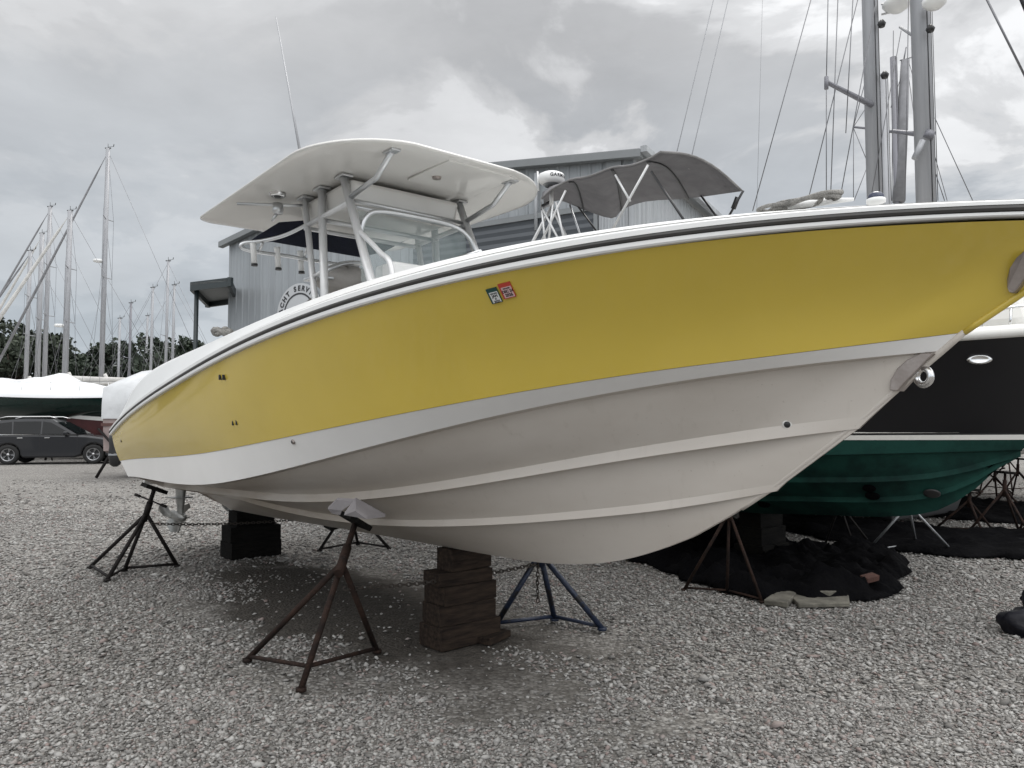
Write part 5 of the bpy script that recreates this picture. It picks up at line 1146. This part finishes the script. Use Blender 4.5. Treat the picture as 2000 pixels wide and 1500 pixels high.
mb = MB(); rr = []
for i in range(15):
    u = i / 14; x = -1.03 + 5.0 * u; b = 1.06 * (1 - .45 * u ** 3); rr.append([Vector((x, -b, 1.66)), Vector((x, -b * .93, .75)), Vector((x, 0, .42)), Vector((x, b * .93, .75)), Vector((x, b, 1.66))])
mb.grid(rr, 0, False); mb.poly(rr[0]); mb.build('hull', M['pinkhull'], tb)
mb = MB(); mb.prism([(-1.06, -1.08, 1.42), (4, -.66, 1.42), (4, -.66, 1.50), (-1.06, -1.08, 1.50)], (0, .02, 0)); mb.box((-1.06, 0, 1.46), (.03, 2.14, .08)); mb.build('rub_rail', M['brownband'], tb)
oc = at(221, 880, 19.9) - Vector(tb.location); mb = MB(); rr = []
for z, sx_, sy_ in ((-.42, .05, .05), (-.36, .13, .12), (-.18, .16, .14), (-.05, .17, .15), (.12, .15, .14), (.30, .17, .16), (.42, .15, .14), (.46, .06, .06)): rr.append([oc + Vector((.06 + sx_ * math.cos(a), sy_ * math.sin(a), z)) for a in np.linspace(0, 2 * math.pi, 18, endpoint=False)])
mb.grid(rr, 0, True, False, True); mb.poly(rr[0]); mb.poly(rr[-1]); om = mb.build('outboard_motor', M['black'], tb)
mb = MB(); mb.box(oc + Vector((.06, -.13, -.10)), (.22, .03, .05)); mb.build('trim_band', M['galv'], om)
for k in (-1, 1): mb = MB(); mb.tube([(-1.2, k * 1.0, 0.02), (-.9, k * .75, .75)], .04, 6); mb.tube([(-1.15, k * 1.05, 1.35), (-.2, k * 1.1, .35)], .035, 6); mb.build('support_strut', M['dark_rust'], tb)
# right-hand big masts: close behind, tops out of frame
def big_mast(label, ub, Y, mr, rot, h, m='mast', extra=(), fb=1.4, L_=12):
    b = at(ub, 380, Y); t = thing('sailing_yacht', label, 'sailboat', (b.x, Y, 0), 0, 'yachts laid up behind the yellow bow'); w = sail_hull(t, L_, 3.4, .9, fb, M['white'], rot); zb = .9 + fb + .3
    mb = MB(); 
    mb.tube([(0, 0, zb), (0, 0, h)], mr, 16); ms = mb.build('mast', M[m], t)
    mb = MB(); mb.tube([(mr * .2, -mr * .99, zb), (mr * .2, -mr * .99, h)], .008, 5); mb.tube([(mr * 1.05, -.02, zb), (mr * 1.05, -.02, h)], .012, 5); mb.build('sail_track', M['black'], ms)
    return t, ms, b
def W(t, u, v, Y): p = at(u, v, Y); return p - Vector((t.location.x, t.location.y, 0))
def stick(parent, t, a, b, r, m, name, Y, Y2=None):
    mb = MB(); mb.tube([W(t, *a, Y), W(t, *b, Y2 or Y)], r, 6 if max(r if isinstance(r, list) else [r]) > .01 else 5); return mb.build(name, M[m], parent)
RT = R(35)
t1, ms1, b1_ = big_mast('sailboat with the thick left mast and long angled spreader behind the yellow bow', 1708, 13.0, .125, RT, 16)
stick(ms1, t1, (1708, 208), (1614, 160), [.055, .035], 'mastdark', 'spreader', 13.0, 11.8); stick(ms1, t1, (1614, 150), (1614, 174), .035, 'mastdark', 'spreader_tip', 11.8)
for a, b in (((1618, -40), (1614, 160)), ((1614, 160), (1614, 392)), ((1638, -40), (1622, 392)), ((1690, -60), (1578, 392)), ((1715, -20), (1640, 392)), ((1668, -40), (1652, 260))): stick(t1, t1, a, b, .008, 'wire', 'stay', 12.2)
for (u, v) in ((1722, 46), (1728, 146)): mb = MB(); p = W(t1, u, v, 12.8); mb.lathe([(0, -.06), (.05, -.06), (.07, 0), (.03, .06), (0, .06)], Matrix.Translation(p), 12); mb.build('deck_light', M['black'], ms1)
mb = MB(); p = W(t1, 1752, 8, 12.8); mb.lathe([(0, -.14), (.10, -.13), (.2, -.06), (.24, 0), (.2, .07), (0, .09)], Matrix.Translation(p), 18); mb.tube([p + Vector((0, 0, -.12)), W(t1, 1722, 28, 13)], .02, 6); mb.tube([p + Vector((0, 0, -.05)), W(t1, 1722, 8, 13)], .02, 6); mb.build('radar_dome', M['white_plastic'], ms1)
t2, ms2, b2_ = big_mast('sailboat with the thickest mast rightmost of the masts behind the yellow bow', 1808, 12.0, .145, RT, 16)
stick(ms2, t2, (1800, 263), (1742, 256), [.045, .03], 'mastdark', 'spreader', 12.0, 12.6); stick(ms2, t2, (1795, 76), (1758, 53), [.04, .025], 'mast', 'spreader', 12.0, 12.8)
stick(ms2, t2, (1786, 310), (1802, 275), .05, 'mast', 'boom_vang', 11.8); stick(ms2, t2, (1812, 270), (1818, 258), .08, 'mastdark', 'spreader_root', 11.85)
for a, b in (((1820, 0), (1832, 392)), ((1826, 230), (1900, 392)), ((1775, -20), (1768, 392)), ((1745, 60), (1742, 392)), ((1760, 60), (1700, 392)), ((1828, 340), (1845, 392))): stick(t2, t2, a, b, .007, 'wire', 'stay', 12.0)
mb = MB(); p = W(t2, 1825, 5, 11.6); mb.lathe([(0, -.10), (.10, -.09), (.17, -.03), (.18, .04), (0, .09)], Matrix.Translation(p), 18); mb.build('radar_dome', M['white_plastic'], ms2)
mb = MB(); p = W(t2, 1817, 56, 11.7); mb.lathe([(0, -.05), (.05, -.05), (.07, 0), (.03, .06), (0, .06)], Matrix.Translation(p), 12); mb.build('deck_light', M['black'], ms2)
t3, ms3, b3_ = big_mast('sailboat with the slim mast directly right of the thick left mast', 1731, 19.0, .10, RT, at(1731, 145, 19).z)
stick(ms3, t3, (1731, 150), (1667, 248), .008, 'wire', 'stay', 19); stick(ms3, t3, (1731, 254), (1667, 248), [.04, .03], 'mastdark', 'spreader', 19); stick(ms3, t3, (1731, 256), (1785, 262), [.04, .03], 'mastdark', 'spreader', 19)
for a, b in (((1667, 248), (1667, 392)), ((1710, 80), (1667, 248)), ((1667, 250), (1700, 330)), ((1700, 310), (1668, 392))): stick(t3, t3, a, b, .010, 'wire', 'stay', 19)
t4, ms4, b4_ = big_mast('sailboat with the short leaning furled mast topped by a wind vane', 1752, 22.0, .09, RT, at(1768, 112, 22).z, 'mastdark')
mb = MB(); mb.tube([W(t4, 1768, 118, 22), W(t4, 1762, 250, 22), W(t4, 1755, 395, 22)], [.12, .16, .17], 10); mb.build('furled_sail', M['greysail'], t4)
stick(ms4, t4, (1765, 118), (1770, 92), .02, 'wire', 'wind_vane', 22); stick(ms4, t4, (1758, 118), (1780, 112), .02, 'wire', 'wind_vane', 22)
for a, b in (((1770, 115), (1808, 392)), ((1765, 135), (1740, 210)), ((1775, 120), (1850, 392))): stick(t4, t4, a, b, .010, 'wire', 'stay', 22)
# free standing stays that cross the sky, each belonging to a yacht off to the side
t5 = thing('sailing_yacht', 'sailboat behind the bimini shown by one long slanting forestay', 'sailboat', (at(1590, 392, 15).x, 15, 0), 0, 'yachts laid up behind the yellow bow'); sail_hull(t5, 10, 3, .9, 1.2, M['white'], RT)
stick(t5, t5, (1592, -30), (1470, 412), .010, 'wire', 'forestay', 15); mb = MB(); mb.tube([(0.9, 0.3, 2.2), (.9, .3, 14.5)], .09, 10); 
stick(t5, t5, (1490, -30), (1478, 412), .003, 'wire', 'stay', 15)
stick(t2, t2, (1918, -20), (2010, 165), .014, 'wire', 'backstay', 9.0); stick(t2, t2, (1985, -25), (2010, 35), .024, 'blue', 'halyard', 9.0)

# ------------------------------------------------------------------ cars
def car(label, loc, rz, paint):
    t = thing('suv' if paint != 'carblack' else 'parked_car', label, 'car', loc, rz)
    L_, Wd = 4.75, 1.88; H = Wd / 2
    def arch(cx, r=.40, n=10): return [(cx + r * math.cos(a), .36 + r * math.sin(a)) for a in np.linspace(math.pi * 1.02, -.02 * math.pi, n)]
    lower = [(-2.32, .42), (-2.36, .75), (-2.34, 1.02), (-2.25, 1.10), (-.5, 1.09), (.85, 1.07), (1.25, 1.045), (1.75, .97), (2.12, .85), (2.30, .70), (2.36, .50), (2.30, .30)]
    bot = [(1.95, .24)] + [(x, z) for x, z in reversed(arch(1.45))] + [(.8, .24), (-.9, .24)] + [(x, z) for x, z in reversed(arch(-1.38))] + [(-2.0, .26)]
    outl = lower + bot
    mb = MB(); mb.prism([(x, -H, z) for x, z in outl], (0, Wd, 0)); body = mb.build('body', M[paint], t, .07)
    # greenhouse
    g0 = [(-2.22, 1.09), (-1.98, 1.48), (-1.70, 1.62), (-.9, 1.69), (-.25, 1.67), (.10, 1.57), (.92, 1.07)]
    mb = MB(); rows_ = []
    for (k, ins) in ((-1, 0), (1, 0)):
        rows_.append([Vector((x, k * (H - .04 - .20 * (z - 1.07) / .63), z)) for x, z in g0])
    a_, b_ = rows_; mb.poly(a_); mb.poly(b_[::-1])
    for i in range(len(a_) - 1): mb.poly([a_[i], a_[i + 1], b_[i + 1], b_[i]])
    mb.build('cabin', M[paint], body, .03)
    for k in (-1, 1):
        for xs in (((-2.02, 1.13), (-1.82, 1.50), (-1.35, 1.56), (-1.30, 1.13)), ((-1.24, 1.13), (-1.28, 1.57), (-.38, 1.585), (-.36, 1.13)), ((-.30, 1.13), (-.31, 1.58), (-.04, 1.54), (.66, 1.13))):
            mb = MB(); mb.prism([(x, k * (H - .035 - .20 * (z - 1.07) / .63), z) for x, z in xs], (0, k * .012, 0)); mb.build('side_window', M['darkglass'], body)
        mb = MB(); mb.prism([(x, k * (H + .004), z) for x, z in ((-2.1, 1.085), (.95, 1.075), (.95, 1.105), (-2.1, 1.115))], (0, k * -.03, 0)); mb.build('chrome_strip', M['chrome'], body)
        mb = MB(); mb.tube([(-1.75, k * (H - .20), 1.70), (-1.5, k * (H - .20), 1.755), (-.1, k * (H - .20), 1.765), (.15, k * (H - .20), 1.70)], .018, 6); mb.build('roof_rail', M['chrome'], body)
        mb = MB(); mb.box((.52, k * (H + .07), 1.14), (.14, .16, .13)); mb.build('wing_mirror', M[paint], body, .03)
        for xh in (-1.0, -.1): mb = MB(); mb.box((xh, k * (H + .012), .97), (.18, .03, .03)); mb.build('door_handle', M['chrome'], body, .006)
        for xl in (.92, -.34, -1.27): mb = MB(); mb.box((xl - .02, k * (H + .001), .70), (.012, .004, .70)); mb.build('door_gap', M['black'], body)
        mb = MB(); mb.box((2.18, k * .66, .80), (.26, .34, .14), Matrix.Rotation(R(18), 3, 'Y')); mb.build('headlight', M['lamp'], body, .03)
        mb = MB(); mb.box((-2.30, k * .72, .98), (.14, .28, .20)); mb.build('tail_light', M['redlamp'], body, .03)
        for cx in (1.45, -1.38):
            Mx = Matrix.Translation((cx, k * (H - .10), .36)) @ Matrix.Rotation(R(90) * -k, 4, 'X'); mb = MB(); mb.lathe([(.22, -.11), (.33, -.11), (.36, -.07), (.36, .07), (.33, .11), (.235, .11), (.22, .09)], Mx, 28); wh = mb.build('wheel', M['tyre'], t)
            mb = MB(); mb.lathe([(.235, .10), (.215, .105), (.205, .07)], Mx, 28)
            for q in range(5):
                a = 2 * math.pi * q / 5; 
                for da in (-.13, .13): mb.prism([Mx @ Vector((.04 * math.cos(a), .04 * math.sin(a), .07)), Mx @ Vector((.22 * math.cos(a + da - .05), .22 * math.sin(a + da - .05), .09)), Mx @ Vector((.22 * math.cos(a + da + .05), .22 * math.sin(a + da + .05), .09))], (0, k * .02, 0))
            mb.lathe([(0, .09), (.05, .09), (.06, .05)], Mx, 14); mb.build('rim', M['rim'], wh); mb = MB(); mb.lathe([(0, .045), (.21, .045)], Mx, 20); mb.build('recess_shade_disc', M['black'], wh)  # black disc put in for the shaded recess behind the spokes
    mb = MB(); mb.poly([(.14, -H + .24, 1.545), (.87, -H + .08, 1.10), (.87, H - .08, 1.10), (.14, H - .24, 1.545)]); 
    for i in range(4): mb.v[i] += Vector((.02, 0, .02))
    mb.build('windscreen', M['darkglass'], body)
    mb = MB(); mb.box((2.345, 0, .58), (.04, 1.1, .20)); mb.build('grille', M['black'], body, .02)
    mb = MB(); mb.box((-2.34, 0, .50), (.10, 1.7, .2)); mb.build('rear_bumper', M['black'], body, .03)
    return t
car('dark grey family car parked in front of the green hulled sailboat', (-17.3, 29.0, 0), R(14), 'carpaint')

# ------------------------------------------------------------------ trees
def tree(label, u, vtop, Y, w, m='leaf', n=5200, seed=0, leaf=.22, name='oak_tree'):
    rs = np.random.default_rng(seed); b = at(u, 800, Y); H_ = at(u, vtop, Y).z * 1.06; w = w * 1.0; t = thing(name, label, 'tree', (b.x, Y, 0), 0, 'trees beyond the yachts')
    mb = MB(); lobes = []
    mb.tube([(0, 0, 0), (.1, 0, H_ * .25), (0, .1, H_ * .5)], [H_ * .035, H_ * .028, H_ * .02], 8)
    nl = 15
    for k in range(nl):
        a = rs.uniform(0, 2 * math.pi); r_ = w * .5 * rs.uniform(.15, .82); z = H_ * rs.uniform(.38, .88) * (1 - .22 * (r_ / (w * .5)) ** 2); c = Vector((r_ * math.cos(a), r_ * math.sin(a), z)); lobes.append((c, w * rs.uniform(.12, .22)))
        mb.tube([(0, .05, H_ * rs.uniform(.22, .45)), c * .55 + Vector((0, 0, z * .35)), c], [H_ * .014, H_ * .009, H_ * .004], 5)
    mb.build('trunk', M['bark'], t)
    lobes.append((Vector((0, 0, H_ * .86)), w * .16))
    V = []; F = []
    per = n // len(lobes); tot = 0
    for c, r_ in lobes:
        d = rs.normal(0, 1, (per, 3)); d /= np.linalg.norm(d, axis=1)[:, None]; rad = r_ * rs.uniform(.25, 1, per) ** .45 * (1 + .25 * np.sin(d[:, 0] * 5 + d[:, 2] * 4)); P = np.array(c)[None] + d * rad[:, None] * np.array([1, 1, .72])
        a = rs.normal(0, 1, (per, 3)); a /= np.linalg.norm(a, axis=1)[:, None]; bb = np.cross(a, rs.normal(0, 1, (per, 3))); bb /= np.linalg.norm(bb, axis=1)[:, None]; s_ = leaf * rs.uniform(.5, 1.2, per)[:, None]
        q = np.stack([P - a * s_, P + bb * s_ * .6, P + a * s_, P - bb * s_ * .6], 1).reshape(-1, 3); V.append(q); F.append(np.arange(per * 4).reshape(-1, 4) + tot); tot += per * 4
    V = np.concatenate(V); F = np.concatenate(F); me = bpy.data.meshes.new('crown'); me.from_pydata(V.tolist(), [], F.tolist()); me.materials.append(M[m]); o_ = bpy.data.objects.new('crown', me); col.objects.link(o_); o_.parent = t
for k, (lab, u, v, Y, w, m_) in enumerate((('loose crowned tree at the far left edge behind the masts', 18, 628, 58, 9, 'leaf2'), ('ragged tree between the leftmost masts', 75, 650, 60, 8, 'leaf2'), ('low tree left of the shrink wrapped sailboat mast', 128, 690, 66, 8, 'leaf'), ('small round tree directly left of the tallest mast', 168, 692, 58, 5, 'leaf'), ('dark tree at the left end of the clump beside the awning', 232, 662, 62, 6.5, 'leaf'), ('tallest dark tree in the middle of the clump', 286, 655, 60, 7, 'leaf'), ('dark tree behind the thin pale mast in the clump', 322, 668, 64, 6, 'leaf'), ('unseen wide tree added beyond the left edge for reflections', -900, 640, 48, 14, 'leaf'), ('unseen tall tree added furthest left for reflections', -1900, 600, 40, 13, 'leaf'), ('dark tree next to the awning post', 372, 664, 58, 7.5, 'leaf'))):  # the two trees outside the view are added to darken the topside's reflection
    tree(lab, u, v, Y, w, m_, seed=k + 3)
